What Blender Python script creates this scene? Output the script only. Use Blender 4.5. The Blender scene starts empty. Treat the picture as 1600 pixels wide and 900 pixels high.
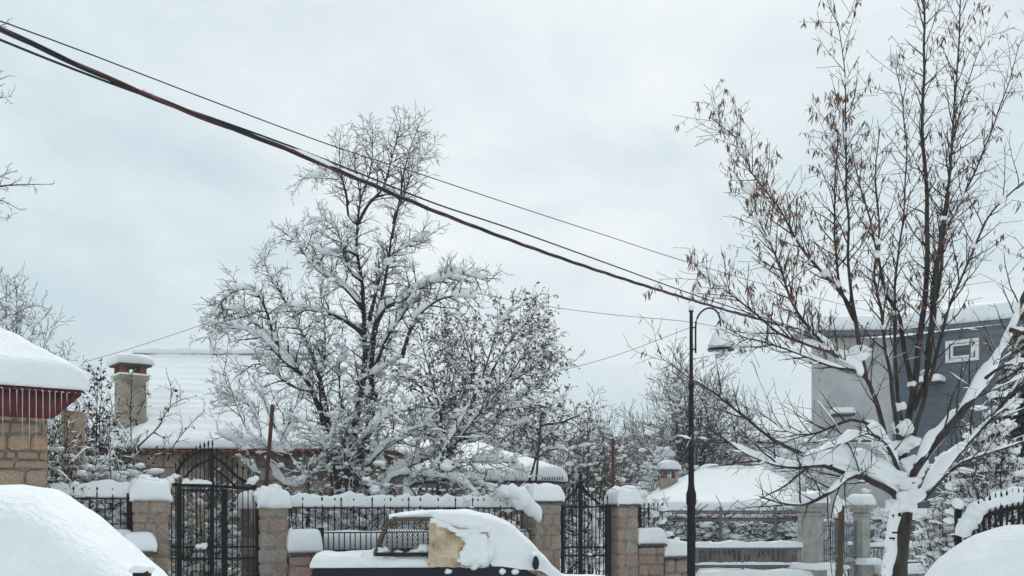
import bpy, bmesh, math, random
from mathutils import Vector, Matrix, noise as mnoise
R = math.radians
SC = bpy.context.scene
COL = SC.collection
PI = math.pi

# ------------------------------------------------------------------ camera
FPX, CZ, HOR = 1555.0, 1.6, 800.0          # focal length in photo pixels, eye height, horizon row
cam = bpy.data.cameras.new('camera'); camo = bpy.data.objects.new('camera', cam); COL.objects.link(camo)
camo.location = (0, 0, CZ); camo.rotation_euler = (R(90), 0, 0)
cam.sensor_width = 36; cam.lens = 36 * FPX / 1600; cam.shift_y = (HOR - 450) / 1600
cam.clip_start = 0.1; cam.clip_end = 3000
SC.camera = camo
SC.render.resolution_x = 1024; SC.render.resolution_y = 576

# ------------------------------------------------------------------ sky, sun, exposure
SUN_EL, SUN_AZ = R(46), R(12)              # azimuth clockwise from +Y
world = bpy.data.worlds.new('World'); SC.world = world; world.use_nodes = True
nt = world.node_tree; N = nt.nodes; N.clear(); L = nt.links
out = N.new('ShaderNodeOutputWorld'); bg = N.new('ShaderNodeBackground'); L.new(bg.outputs[0], out.inputs[0])
sky = N.new('ShaderNodeTexSky'); sky.sky_type = 'NISHITA'; sky.sun_disc = False
sky.sun_elevation = SUN_EL; sky.sun_rotation = SUN_AZ
tc = N.new('ShaderNodeTexCoord')
mp = N.new('ShaderNodeMapping'); mp.inputs['Scale'].default_value = (1.0, 1.0, 2.3); mp.inputs['Rotation'].default_value = (0.1, 0.35, 0.2)
L.new(tc.outputs['Generated'], mp.inputs[0])
n1 = N.new('ShaderNodeTexNoise'); n1.inputs['Scale'].default_value = 2.7; n1.inputs['Detail'].default_value = 7; n1.inputs['Roughness'].default_value = 0.56; n1.inputs['Distortion'].default_value = 0.3
L.new(mp.outputs[0], n1.inputs['Vector'])
cr = N.new('ShaderNodeValToRGB')
cr.color_ramp.elements[0].position = 0.37; cr.color_ramp.elements[0].color = (5.45, 6.70, 7.28, 1)
cr.color_ramp.elements[1].position = 0.66; cr.color_ramp.elements[1].color = (7.75, 8.5, 8.8, 1)
L.new(n1.outputs['Fac'], cr.inputs[0])
# the cloud cover is thinnest and brightest round the hidden sun
dt = N.new('ShaderNodeVectorMath'); dt.operation = 'DOT_PRODUCT'
dt.inputs[1].default_value = (math.sin(SUN_AZ) * math.cos(R(24)), math.cos(SUN_AZ) * math.cos(R(24)), math.sin(R(24)))
L.new(tc.outputs['Generated'], dt.inputs[0])
mr = N.new('ShaderNodeMapRange'); mr.inputs[1].default_value = 0.80; mr.inputs[2].default_value = 1.0; mr.interpolation_type = 'SMOOTHSTEP'
L.new(dt.outputs['Value'], mr.inputs[0])
mx = N.new('ShaderNodeMix'); mx.data_type = 'RGBA'; L.new(mr.outputs[0], mx.inputs[0])
gain = N.new('ShaderNodeMix'); gain.data_type = 'RGBA'; gain.blend_type = 'MULTIPLY'; gain.inputs[0].default_value = 1
gain.inputs[7].default_value = (1.13, 1.075, 1.055, 1)
L.new(cr.outputs[0], gain.inputs[6]); L.new(cr.outputs[0], mx.inputs[6]); L.new(gain.outputs[2], mx.inputs[7])
fin = N.new('ShaderNodeMix'); fin.data_type = 'RGBA'; fin.inputs[0].default_value = 0.95
L.new(sky.outputs[0], fin.inputs[6]); L.new(mx.outputs[2], fin.inputs[7])
L.new(fin.outputs[2], bg.inputs[0]); bg.inputs[1].default_value = 0.1
sl = bpy.data.lights.new('sun', 'SUN'); sl.energy = 1.5; sl.angle = R(25); sl.color = (1, 0.97, 0.93)
so = bpy.data.objects.new('sun', sl); COL.objects.link(so)
sdir = Vector((math.sin(SUN_AZ) * math.cos(SUN_EL), math.cos(SUN_AZ) * math.cos(SUN_EL), math.sin(SUN_EL)))
so.rotation_euler = sdir.to_track_quat('Z', 'Y').to_euler()
SC.view_settings.view_transform = 'Standard'; SC.view_settings.look = 'None'
SC.view_settings.exposure = 0.13; SC.view_settings.gamma = 1; SC.view_settings.use_curve_mapping = False

# ------------------------------------------------------------------ helpers
def P(x, y, Y):
    return Vector(((x - 800) / FPX * Y, Y, CZ + (HOR - y) / FPX * Y))

def material(name, col, rough=0.8, var=0.0, vscale=6.0, col2=None, bump=0.0, bscale=30.0, metal=0.0, spec=None, stretch=None, ramp=(0.35, 0.65), bdist=0.02):
    m = bpy.data.materials.new(name); m.use_nodes = True
    t = m.node_tree; b = t.nodes['Principled BSDF']
    b.inputs['Roughness'].default_value = rough; b.inputs['Metallic'].default_value = metal
    spec = 0.22 if spec is None and metal == 0 and rough > 0.45 else spec
    if spec is not None: b.inputs['Specular IOR Level'].default_value = spec
    b.inputs['Base Color'].default_value = (*col, 1)
    co = t.nodes.new('ShaderNodeTexCoord'); mpn = t.nodes.new('ShaderNodeMapping')
    t.links.new(co.outputs['Object'], mpn.inputs[0])
    if stretch: mpn.inputs['Scale'].default_value = stretch
    if col2 is not None or var > 0:
        n = t.nodes.new('ShaderNodeTexNoise'); n.inputs['Scale'].default_value = vscale; n.inputs['Detail'].default_value = 5
        t.links.new(mpn.outputs[0], n.inputs['Vector'])
        r = t.nodes.new('ShaderNodeValToRGB'); t.links.new(n.outputs['Fac'], r.inputs[0])
        c2 = col2 if col2 is not None else tuple(min(1, c * (1 + var)) for c in col)
        c1 = col if col2 is not None else tuple(c * (1 - var) for c in col)
        r.color_ramp.elements[0].color = (*c1, 1); r.color_ramp.elements[1].color = (*c2, 1)
        r.color_ramp.elements[0].position, r.color_ramp.elements[1].position = ramp
        t.links.new(r.outputs[0], b.inputs['Base Color'])
    if bump > 0:
        n2 = t.nodes.new('ShaderNodeTexNoise'); n2.inputs['Scale'].default_value = bscale; n2.inputs['Detail'].default_value = 6
        t.links.new(mpn.outputs[0], n2.inputs['Vector'])
        bp = t.nodes.new('ShaderNodeBump'); bp.inputs['Strength'].default_value = bump; bp.inputs['Distance'].default_value = bdist
        t.links.new(n2.outputs['Fac'], bp.inputs['Height']); t.links.new(bp.outputs[0], b.inputs['Normal'])
    return m

M = {}
M['snow'] = material('snow', (0.89, 0.905, 0.915), 0.75, var=0.012, vscale=2.0, bump=0.35, bscale=9, spec=0.2)
M['snow_near'] = material('snow_near', (0.88, 0.895, 0.905), 0.75, var=0.02, vscale=5.0, bump=1.0, bscale=16, bdist=0.03, spec=0.2)
M['bark'] = material('bark', (0.016, 0.012, 0.011), 0.9, col2=(0.045, 0.034, 0.030), vscale=14, bump=0.6, bscale=40, stretch=(1, 1, 0.3))
M['bark_warm'] = material('bark_warm', (0.024, 0.0195, 0.018), 0.85, col2=(0.072, 0.059, 0.053), vscale=12, bump=0.6, bscale=40, stretch=(1, 1, 0.3))
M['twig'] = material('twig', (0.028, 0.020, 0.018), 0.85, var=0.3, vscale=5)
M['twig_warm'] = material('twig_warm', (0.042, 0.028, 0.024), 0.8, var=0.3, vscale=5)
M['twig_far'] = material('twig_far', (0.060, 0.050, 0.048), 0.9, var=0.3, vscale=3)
M['leaf'] = material('leaf', (0.115, 0.052, 0.033), 0.75, col2=(0.27, 0.15, 0.095), vscale=14)
M['leaf_dull'] = material('leaf_dull', (0.10, 0.055, 0.035), 0.8, col2=(0.20, 0.115, 0.075), vscale=7)
M['leaf_dark'] = material('leaf_dark', (0.030, 0.026, 0.018), 0.7, col2=(0.085, 0.060, 0.040), vscale=7)
M['needle'] = material('needle', (0.010, 0.017, 0.014), 0.8, col2=(0.030, 0.045, 0.034), vscale=5)
M['iron'] = material('iron', (0.006, 0.006, 0.008), 0.6, var=0.3, vscale=20, bump=0.2, bscale=60)
M['iron_grey'] = material('iron_grey', (0.13, 0.155, 0.175), 0.5, var=0.25, vscale=12)
M['rust'] = material('rust', (0.065, 0.028, 0.022), 0.85, col2=(0.12, 0.055, 0.038), vscale=18, bump=0.4, bscale=60)
M['mortar'] = material('mortar', (0.27, 0.235, 0.20), 0.95, var=0.3, vscale=14, bump=0.7, bscale=45)
for i, (a, b) in enumerate([((0.33, 0.26, 0.215), (0.54, 0.46, 0.40)), ((0.33, 0.225, 0.19), (0.55, 0.42, 0.365)),
                            ((0.32, 0.29, 0.26), (0.54, 0.50, 0.46)), ((0.40, 0.30, 0.225), (0.60, 0.49, 0.40))]):
    a, b = [tuple(c_*f_ for c_, f_ in zip(q_, (.86, .81, .785))) for q_ in (a, b)]
    M['stone%d' % i] = material('stone_%s' % 'abcd'[i], a, 0.9, col2=b, vscale=9, bump=0.8, bscale=26)
for i, (a, b) in enumerate([((0.42, 0.31, 0.22), (0.62, 0.48, 0.35)), ((0.36, 0.28, 0.215), (0.55, 0.45, 0.36)),
                            ((0.44, 0.30, 0.19), (0.64, 0.47, 0.32))]):
    a, b = [tuple(c_*f_ for c_, f_ in zip(q_, (.92, .85, .80))) for q_ in (a, b)]
    M['ochre%d' % i] = material('ochre_stone_%s' % 'abc'[i], a, 0.9, col2=b, vscale=8, bump=0.8, bscale=24)
M['grime'] = material('weathered_stone', (0.14, 0.105, 0.085), 0.9, col2=(0.27, 0.22, 0.18), vscale=6, bump=0.8, bscale=24)
M['slab'] = material('dark_slab', (0.075, 0.068, 0.068), 0.85, var=0.3, vscale=10, bump=0.4)
M['red'] = material('red_paint', (0.105, 0.019, 0.021), 0.65, col2=(0.165, 0.036, 0.035), vscale=5, bump=0.15)
M['terracotta'] = material('terracotta', (0.16, 0.060, 0.038), 0.85, col2=(0.28, 0.12, 0.075), vscale=7, bump=0.5)
M['render'] = material('lime_render', (0.27, 0.225, 0.18), 0.95, col2=(0.45, 0.39, 0.32), vscale=5, bump=0.7, bscale=16)
M['concrete'] = material('concrete', (0.30, 0.285, 0.26), 0.95, col2=(0.44, 0.42, 0.39), vscale=6, bump=0.5, bscale=30)
M['navy'] = material('navy_paint', (0.005, 0.007, 0.020), 0.42, spec=0.25, var=0.2, vscale=3)
M['black'] = material('black_plastic', (0.012, 0.012, 0.013), 0.55, var=0.2, vscale=10)
M['rubber'] = material('rubber', (0.015, 0.015, 0.016), 0.85)
M['card'] = material('cardboard', (0.44, 0.33, 0.22), 0.85, col2=(0.68, 0.56, 0.42), vscale=5, bump=0.5, bscale=10)
M['basket'] = material('woven_frame', (0.05, 0.040, 0.032), 0.8, col2=(0.15, 0.12, 0.092), vscale=60)
M['wallgrey'] = material('pale_grey_wall', (0.50, 0.505, 0.508), 0.85, var=0.10, vscale=2)
M['wallblue'] = material('blue_grey_siding', (0.125, 0.148, 0.178), 0.75, var=0.16, vscale=1.5)
M['lampshade'] = material('dim_snow_grey', (0.36, 0.38, 0.40), 0.5, col2=(0.50, 0.52, 0.54), vscale=9)  # grey stands in for the darker upright snow; shading put into the paint
M['white'] = material('white_paint', (0.78, 0.79, 0.79), 0.5, var=0.03)
M['pane'] = material('window_pane', (0.06, 0.075, 0.085), 0.08, var=0.2, vscale=1.5, spec=0.6)
M['curtain'] = material('curtain_behind_pane', (0.52, 0.55, 0.58), 0.3, var=0.05)
M['wood'] = material('stake_wood', (0.075, 0.045, 0.035), 0.9, col2=(0.14, 0.09, 0.068), vscale=16, bump=0.5, stretch=(1, 1, .2))
M['ice'] = material('ice', (0.80, 0.86, 0.90), 0.12); M['ice'].node_tree.nodes['Principled BSDF'].inputs['Transmission Weight'].default_value = 0.55
M['lampglass'] = material('lamp_glass', (0.72, 0.74, 0.74), 0.05); M['lampglass'].node_tree.nodes['Principled BSDF'].inputs['Transmission Weight'].default_value = 0.95
M['cable'] = material('cable_black', (0.016, 0.016, 0.022), 0.6)
M['cable_red'] = material('cable_red', (0.115, 0.026, 0.030), 0.6, var=0.3, vscale=4)
M['hill'] = material('wooded_hillside_haze_tint', (0.20, 0.22, 0.25), 0.95, col2=(0.50, 0.53, 0.57), vscale=0.9, ramp=(0.40, 0.62))  # bare wood and snow speckle, with bluish distance haze put into the colour

WM = {}
def setparent(o, p):
    if p is not None:
        o.parent = p; o.matrix_parent_inverse = WM[p.name].inverted()

def tag(o, label=None, cat=None, group=None, kind=None):
    if label: o['label'] = label
    if cat: o['category'] = cat
    if group: o['group'] = group
    if kind: o['kind'] = kind
    return o

def thing(name, loc, label, cat, group=None):
    o = bpy.data.objects.new(name, None); COL.objects.link(o)
    o.location = loc; o.empty_display_size = 0.2
    WM[o.name] = Matrix.Translation(Vector(loc))
    return tag(o, label, cat, group)

class MB:
    def __init__(s): s.v = []; s.f = []
    def box(s, c, sz, rz=0.0):
        c = Vector(c); n = len(s.v); ca, sa = math.cos(rz), math.sin(rz)
        for dz in (-.5, .5):
            for dx, dy in ((-.5, -.5), (.5, -.5), (.5, .5), (-.5, .5)):
                x, y = dx * sz[0], dy * sz[1]
                s.v.append((c.x + x * ca - y * sa, c.y + x * sa + y * ca, c.z + dz * sz[2]))
        s.f += [(n, n+3, n+2, n+1), (n+4, n+5, n+6, n+7)] + [(n+i, n+(i+1) % 4, n+4+(i+1) % 4, n+4+i) for i in range(4)]
        return s
    def tube(s, pts, rad, k=6, cap=True):
        n0 = len(s.v); m = len(pts)
        cs = [(math.cos(2*PI*i/k), math.sin(2*PI*i/k)) for i in range(k)]
        for i in range(m):
            p = pts[i]; a = pts[max(0, i-1)]; b = pts[min(m-1, i+1)]
            tx, ty, tz = b[0]-a[0], b[1]-a[1], b[2]-a[2]
            l = math.sqrt(tx*tx+ty*ty+tz*tz) or 1; tx /= l; ty /= l; tz /= l
            if abs(tz) < 0.95: ux, uy, uz = -ty, tx, 0.0
            else: ux, uy, uz = 0.0, -tz, ty
            l = math.sqrt(ux*ux+uy*uy+uz*uz) or 1; ux /= l; uy /= l; uz /= l
            wx, wy, wz = ty*uz-tz*uy, tz*ux-tx*uz, tx*uy-ty*ux
            r = rad[i] if not isinstance(rad, (int, float)) else rad
            for c, q in cs:
                s.v.append((p[0]+r*(c*ux+q*wx), p[1]+r*(c*uy+q*wy), p[2]+r*(c*uz+q*wz)))
        for i in range(m-1):
            o = n0+i*k
            for j in range(k):
                j2 = (j+1) % k
                s.f.append((o+j, o+j2, o+k+j2, o+k+j))
        if cap:
            s.f.append(tuple(n0+j for j in reversed(range(k)))); s.f.append(tuple(n0+(m-1)*k+j for j in range(k)))
        return s
    def etube(s, pts, hw, hh, k=5):
        """horizontal-width / vertical-height tube, used for snow lying along a branch"""
        n0 = len(s.v); m = len(pts)
        cs = [(math.cos(2*PI*i/k+PI/2), math.sin(2*PI*i/k+PI/2)) for i in range(k)]
        for i in range(m):
            p = pts[i]; a = pts[max(0, i-1)]; b = pts[min(m-1, i+1)]
            tx, ty = b[0]-a[0], b[1]-a[1]; l = math.hypot(tx, ty)
            if l < 1e-6: tx, ty = 1, 0
            else: tx /= l; ty /= l
            for c, q in cs:
                s.v.append((p[0]-ty*c*hw[i], p[1]+tx*c*hw[i], p[2]+q*hh[i]))
        for i in range(m-1):
            o = n0+i*k
            for j in range(k):
                j2 = (j+1) % k
                s.f.append((o+j, o+j2, o+k+j2, o+k+j))
        s.f.append(tuple(n0+j for j in reversed(range(k)))); s.f.append(tuple(n0+(m-1)*k+j for j in range(k)))
        return s
    def lathe(s, prof, c, k=16):
        n0 = len(s.v); m = len(prof)
        for r, z in prof:
            for j in range(k):
                s.v.append((c[0]+r*math.cos(2*PI*j/k), c[1]+r*math.sin(2*PI*j/k), c[2]+z))
        for i in range(m-1):
            for j in range(k):
                s.f.append((n0+i*k+j, n0+i*k+(j+1) % k, n0+(i+1)*k+(j+1) % k, n0+(i+1)*k+j))
        s.f.append(tuple(n0+j for j in reversed(range(k)))); s.f.append(tuple(n0+(m-1)*k+j for j in range(k)))
        return s
    def blob(s, c, rx, ry, rz, seed=0.0, amp=0.25, fine=False, freq=1.4):
        vs, fs = ICO2 if fine else ICO1
        n0 = len(s.v)
        for v in vs:
            q = 1+amp*mnoise.noise(Vector((v[0]*freq+seed*7.1, v[1]*freq-seed*3.3, v[2]*freq+seed)))*1.6
            s.v.append((c[0]+v[0]*rx*q, c[1]+v[1]*ry*q, c[2]+v[2]*rz*q))
        s.f += [tuple(n0+i for i in f) for f in fs]
        return s
    def prism(s, poly, d):
        """poly: 3D loop, d: extrusion vector"""
        n = len(s.v); k = len(poly); d = Vector(d)
        s.v += [tuple(p) for p in poly] + [tuple(Vector(p)+d) for p in poly]
        s.f += [tuple(reversed(range(n, n+k))), tuple(range(n+k, n+2*k))] + [(n+i, n+(i+1) % k, n+k+(i+1) % k, n+k+i) for i in range(k)]
        return s
    def grid(s, rows):
        n0 = len(s.v); m = len(rows); k = len(rows[0])
        for r in rows: s.v += [tuple(p) for p in r]
        for i in range(m-1):
            for j in range(k-1):
                s.f.append((n0+i*k+j, n0+i*k+j+1, n0+(i+1)*k+j+1, n0+(i+1)*k+j))
        return s
    def snow(s, c, t, r, nu=8, nv=4, amp=0.25, freq=1.5, seed=0.0, edges=(1, 1, 1, 1), lip=0.35, wob=0.25, low=0.0):
        """rounded blanket of snow of depth t on the quad c (p00,p10,p11,p01); edges u0,u1,v0,v1 rounded with radius r"""
        c = [Vector(p) for p in c]
        lu = max((c[1]-c[0]).length, (c[2]-c[3]).length); lv = max((c[3]-c[0]).length, (c[2]-c[1]).length)
        def axis(ln, n, e0, e1):
            rr = min(r, ln*0.48); prof = [(lip*rr, -low), (0.05*rr, 0.14), (0.0, 0.42), (0.10*rr, 0.70), (0.34*rr, 0.90), (0.70*rr, 0.985)]
            a = [(p, h) for p, h in prof] if e0 else []
            s0 = rr if e0 else 0.0; s1 = ln-rr if e1 else ln
            a += [(s0+(s1-s0)*i/n, 1.0) for i in range(n+1)]
            if e1: a += [(ln-p, h) for p, h in reversed(prof)]
            return [(p/ln, h) for p, h in a]
        U = axis(lu, nu, edges[0], edges[1]); V = axis(lv, nv, edges[2], edges[3])
        rows = []
        for v, hv in V:
            row = []
            for u, hu in U:
                p = (c[0]*(1-u)+c[1]*u)*(1-v)+(c[3]*(1-u)+c[2]*u)*v
                q = Vector((p.x*freq+seed, p.y*freq+seed*1.7, p.z*freq))
                n = mnoise.noise(q)+0.45*mnoise.noise(q*2.7)
                h = hu*hv if (hu >= 0 and hv >= 0) else min(hu, hv)
                z = t*h*(1+amp*n)
                q2 = Vector((p.x*freq*2.1-seed, p.y*freq*2.1, h*2+seed))
                ed = wob*r*(1-abs(2*min(1, max(0, h))-1)*0.5) if h < 0.97 else 0
                row.append(p+Vector((ed*mnoise.noise(q2), ed*mnoise.noise(q2+Vector((9, 3, 1))), z)))
            rows.append(row)
        n0 = len(s.v); s.grid(rows)
        m = len(rows); k = len(rows[0])
        loop = [n0+j for j in range(k)]+[n0+i*k+k-1 for i in range(1, m)]+[n0+(m-1)*k+j for j in range(k-2, -1, -1)]+[n0+i*k for i in range(m-2, 0, -1)]
        s.f.append(tuple(reversed(loop)))
        return s
    def build(s, name, mat, parent=None, smooth=False, label=None, kind=None):
        me = bpy.data.meshes.new(name); me.from_pydata(s.v, [], s.f)
        me.materials.append(M[mat] if isinstance(mat, str) else mat)
        if smooth: me.polygons.foreach_set('use_smooth', [True]*len(me.polygons))
        me.update()
        o = bpy.data.objects.new(name, me); COL.objects.link(o); WM[o.name] = Matrix()
        setparent(o, parent); tag(o, label, kind=kind)
        return o

def _ico(sub):
    bm = bmesh.new(); bmesh.ops.create_icosphere(bm, subdivisions=sub, radius=1.0)
    bm.verts.ensure_lookup_table()
    r = ([tuple(v.co) for v in bm.verts], [tuple(v.index for v in f.verts) for f in bm.faces]); bm.free(); return r
ICO1 = _ico(2); ICO0 = _ico(1); ICO2 = _ico(3)

def rect(cx, cy, z, lx, ly, rz=0.0):
    ca, sa = math.cos(rz), math.sin(rz)
    return [Vector((cx+x*ca-y*sa, cy+x*sa+y*ca, z)) for x, y in ((-lx/2, -ly/2), (lx/2, -ly/2), (lx/2, ly/2), (-lx/2, ly/2))]

# shared unit meshes ------------------------------------------------
def unit_box(name, bevel, jit, seed, cuts=False):
    rr = random.Random(seed); bm = bmesh.new(); bmesh.ops.create_cube(bm, size=1.0)
    if bevel > 0:
        bmesh.ops.bevel(bm, geom=bm.edges[:], offset=bevel, segments=1, affect='EDGES', profile=0.5)
    for v in bm.verts:
        v.co += Vector((rr.uniform(-jit, jit), rr.uniform(-jit, jit), rr.uniform(-jit, jit)))
    me = bpy.data.meshes.new(name); bm.to_mesh(me); bm.free(); me.materials.append(M['mortar']); return me
STONES = [unit_box('stone', 0.10, 0.048, i) for i in range(9)]
STONES_R = [unit_box('stone', 0.17, 0.055, 40+i) for i in range(9)]
BARM = unit_box('bar', 0.0, 0.0, 0)
def picket_mesh():
    """unit picket, square bar with a spear tip above z=1"""
    mb = MB(); mb.box((0, 0, 0.5), (1, 1, 1)); me = bpy.data.meshes.new('picket'); me.from_pydata(mb.v, [], mb.f); me.materials.append(M['iron']); return me

def placed(name, me, mat, parent, mw, label=None):
    o = bpy.data.objects.new(name, me); COL.objects.link(o)
    o.matrix_basis = mw; WM[o.name] = mw
    o.material_slots[0].link = 'OBJECT'; o.material_slots[0].material = M[mat]
    setparent(o, parent); tag(o, label)
    return o

def bar(name, p, q, w, mat, parent, w2=None, rz=None):
    p, q = Vector(p), Vector(q); d = q-p
    if abs(d.normalized().z) > 0.999: rot = Matrix.Rotation(rz if rz is not None else WA, 4, 'Z')
    else: rot = d.to_track_quat('Z', 'Y').to_matrix().to_4x4()
    return placed(name, BARM, mat, parent, Matrix.Translation((p+q)/2) @ rot @ Matrix.Diagonal((w, w2 or w, d.length, 1)))

def spear():
    mb = MB(); mb.lathe([(0.3, 0), (0.9, 0.25), (1.0, 0.42), (0.02, 1.0)], (0, 0, 0), 6)
    me = bpy.data.meshes.new('finial'); me.from_pydata(mb.v, [], mb.f); me.materials.append(M['iron']); return me
SPEAR = spear()
def finial(p, r, h, mat, parent):
    return placed('finial', SPEAR, mat, parent, Matrix.Translation(p) @ Matrix.Diagonal((r, r, h, 1)))

def catmull(pts, step):
    pts = [Vector(p) for p in pts]; res = []
    for i in range(len(pts)-1):
        p0 = pts[max(0, i-1)]; p1 = pts[i]; p2 = pts[i+1]; p3 = pts[min(len(pts)-1, i+2)]
        n = max(1, int((p2-p1).length/step))
        for k in range(n):
            t = k/n; t2 = t*t; t3 = t2*t
            res.append(0.5*((2*p1)+(p2-p0)*t+(2*p0-5*p1+4*p2-p3)*t2+(3*p1-p0-3*p2+p3)*t3))
    res.append(pts[-1]); return res

def stones(parent, at, length, z0, z1, depth, course, lens, mats, seed, gap=0.014, proud=0.012, jz=0.15, rz=None, name='stone', ms=None):
    """courses of single stones; at(s, off, z) gives the world point of the front face"""
    rr = random.Random(seed); z = z1
    while z > z0+0.04:
        h = course*rr.uniform(1-jz, 1+jz); h = min(h, z-z0)
        if z-h-z0 < course*0.45: h = z-z0
        s = 0.0
        while s < length-0.02:
            l = rr.uniform(*lens)
            if length-(s+l) < lens[0]*0.6: l = length-s
            pr = proud*rr.uniform(0.2, 1.6)
            c = at(s+l/2, 0, z-h/2)
            n = at(s+l/2, 1, z-h/2)-c
            c = c-n*(depth/2)+n*pr
            mw = Matrix.Translation(c) @ Matrix.Rotation((WA if rz is None else rz)+rr.uniform(-.012, .012), 4, 'Z') @ Matrix.Rotation(rr.choice((0, PI)), 4, 'Y') @ Matrix.Diagonal((l-gap, depth, h-gap, 1))
            placed(name, rr.choice(ms or STONES), rr.choice(mats), parent, mw)
            s += l
        z -= h

# ------------------------------------------------------------------ trees
class Tree:
    def __init__(s, seed): s.g = random.Random(seed); s.br = []; s.seed = seed
    def limb(s, px, r0, r1, Y, y0=0.0, y1=0.0, snow=1.0, step=0.12, wob=0.012, lvl=0):
        n = len(px); pts = [P(x, y, Y+y0+(y1-y0)*(i/(n-1))) for i, (x, y) in enumerate(px)]
        return s.limb3(pts, r0, r1, snow, step, wob, lvl)
    def limb3(s, pts, r0, r1, snow=1.0, step=0.12, wob=0.012, lvl=0):
        pts = catmull(pts, step); m = len(pts)
        o = s.g.uniform(0, 99)
        for i in range(1, m-1):
            q = pts[i]*2.2+Vector((o, o, 0))
            pts[i] = pts[i]+Vector((mnoise.noise(q), mnoise.noise(q+Vector((5, 1, 2))), mnoise.noise(q+Vector((2, 7, 4)))))*wob*2
        rad = [r0+(r1-r0)*(i/(m-1))**0.62 for i in range(m)]
        b = (pts, rad, lvl, snow); s.br.append(b); return b
    def sprout(s, b, cfg, lvl=1, t0=0.15, lim=None):
        g = s.g; pts, rad, _, snow = b
        sp, ln, an, up, jit, rm = cfg['sp'][lvl-1], cfg['len'][lvl-1], cfg['ang'][lvl-1], cfg['up'][lvl-1], cfg['jit'], cfg['rad'][lvl-1]
        seg = [(pts[i+1]-pts[i]).length for i in range(len(pts)-1)]; tot = sum(seg)
        d = tot*t0+g.uniform(0, sp); i = 0; acc = 0.0; side = g.uniform(0, 6.28)
        while d < tot:
            while i < len(seg)-1 and acc+seg[i] < d: acc += seg[i]; i += 1
            f = (d-acc)/max(seg[i], 1e-6); p = pts[i].lerp(pts[i+1], f); tg = (pts[i+1]-pts[i]).normalized()
            r = rad[i]
            side += 2.4+g.uniform(-.6, .6)
            u = tg.orthogonal().normalized(); w = tg.cross(u)
            a = R(g.uniform(*an)); dr = tg*math.cos(a)+(u*math.cos(side)+w*math.sin(side))*math.sin(a)
            dr.z += cfg.get('bias', [0, 0, 0, 0])[lvl-1]; dr.normalize()
            t = d/tot
            l = g.uniform(*ln)*(1-cfg.get('taper', 0.45)*t)
            s.twig(p, dr, l, min(r*0.75, rm*g.uniform(.7, 1.2)), lvl, up, jit, cfg, min(snow, 1.0))
            d += sp*g.uniform(0.5, 1.5)
    def twig(s, p, dr, l, r, lvl, up, jit, cfg, snow):
        g = s.g; n = max(2, int(l/cfg['step'][lvl-1])); st = l/n; pts = [p.copy()]; rad = [r]
        d = dr.copy(); q = p.copy()
        for k in range(n):
            d = d+Vector((g.gauss(0, jit), g.gauss(0, jit), g.gauss(0, jit)+up)); d.normalize()
            q = q+d*st; pts.append(q); rad.append(max(cfg.get('rmin', 0.0028), r*(1-0.75*(k+1)/n)))
        b = (pts, rad, lvl, snow); s.br.append(b)
        if lvl < len(cfg['sp']): s.sprout(b, cfg, lvl+1, 0.12)
    def build(s, root, bark='bark', twig='twig', T=(0.06, 0.035, 0.02, 0.012), bias=0.1, freq=2.6, snowmat='snow', hmin=0.15, k0=7, side=0.0, droop=0.0):
        a = MB(); c = MB(); sn = MB()
        for pts, rad, lvl, _ in s.br:
            if lvl == 0: a.tube(pts, rad, k0)
            else: c.tube(pts, rad, 4 if lvl == 1 else 3, cap=False)
        a.build('trunk', bark, root, True)
        if c.v: c.build('crown', twig, root, True)
        for bi, (pts, rad, lvl, sf) in enumerate(s.br):
            if sf <= 0 or T[lvl] <= 0: continue
            th = []
            for i in range(len(pts)):
                t = pts[min(i+1, len(pts)-1)]-pts[max(0, i-1)]; l = t.length or 1
                h = math.hypot(t.x, t.y)/l; h = min(1, max(0, (h-hmin)/0.45))
                q = pts[i]*freq
                if lvl: q = q*1.9
                n = mnoise.noise(q+Vector((s.seed, 0, lvl*3.1)))+0.6*mnoise.noise(q*3.1)
                v = max(0, min(1.4, bias+(0.75 if lvl == 0 else 0.35)+n*(1.25 if lvl == 0 else 1.7)))*h
                th.append(T[lvl]*sf*v+(rad[i]*0.35*h if v > 0.12 else 0))
            i = 0; mn = T[lvl]*0.16
            while i < len(pts):
                if th[i] <= mn: i += 1; continue
                j = i
                while j+1 < len(pts) and th[j+1] > mn: j += 1
                run = list(range(i, j+1))
                if len(run) == 1: run = [i, min(i+1, len(pts)-1)] if i+1 < len(pts) else [i-1, i]
                cp, hw, hh = [], [], []
                for k, x in enumerate(run):
                    e = 0.35 if k in (0, len(run)-1) else 1.0
                    tt = max(th[x], mn)*e; r = rad[x]
                    w = max(r*0.95*e, tt*0.55)
                    cp.append((pts[x].x, pts[x].y-side*r, pts[x].z+r*0.35+tt*0.40)); hw.append(w); hh.append(tt*0.62+r*0.1)
                # carry the end caps a little past the run so that they round off
                sn.etube(cp, hw, hh, 6 if lvl == 0 else 5 if lvl == 1 else 4 if lvl == 2 else 3)
                i = j+1
        s.sn = sn
        return sn
    def lumps(s, n, size, lv=(0, 1), zmax=99, zmin=-9, flat=.7):
        g = s.g; bs = [b for b in s.br if b[2] in lv and b[3] > 0]; w = [len(b[0]) for b in bs]
        for k in range(n):
            b = g.choices(bs, w)[0]; i = g.randrange(len(b[0])); p = b[0][i]; r = g.uniform(*size)*g.uniform(.5, 1)
            t = b[0][min(i+1, len(b[0])-1)]-b[0][max(0, i-1)]
            if p.z > zmax or p.z < zmin or abs(t.z) > t.length*.93: continue
            s.sn.blob((p.x, p.y, p.z+b[1][i]+r*.25), r*g.uniform(.8, 1.5), r*g.uniform(.8, 1.4), r*flat*g.uniform(.7, 1.1), g.uniform(0, 99), .42, False, 1.9)
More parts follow.
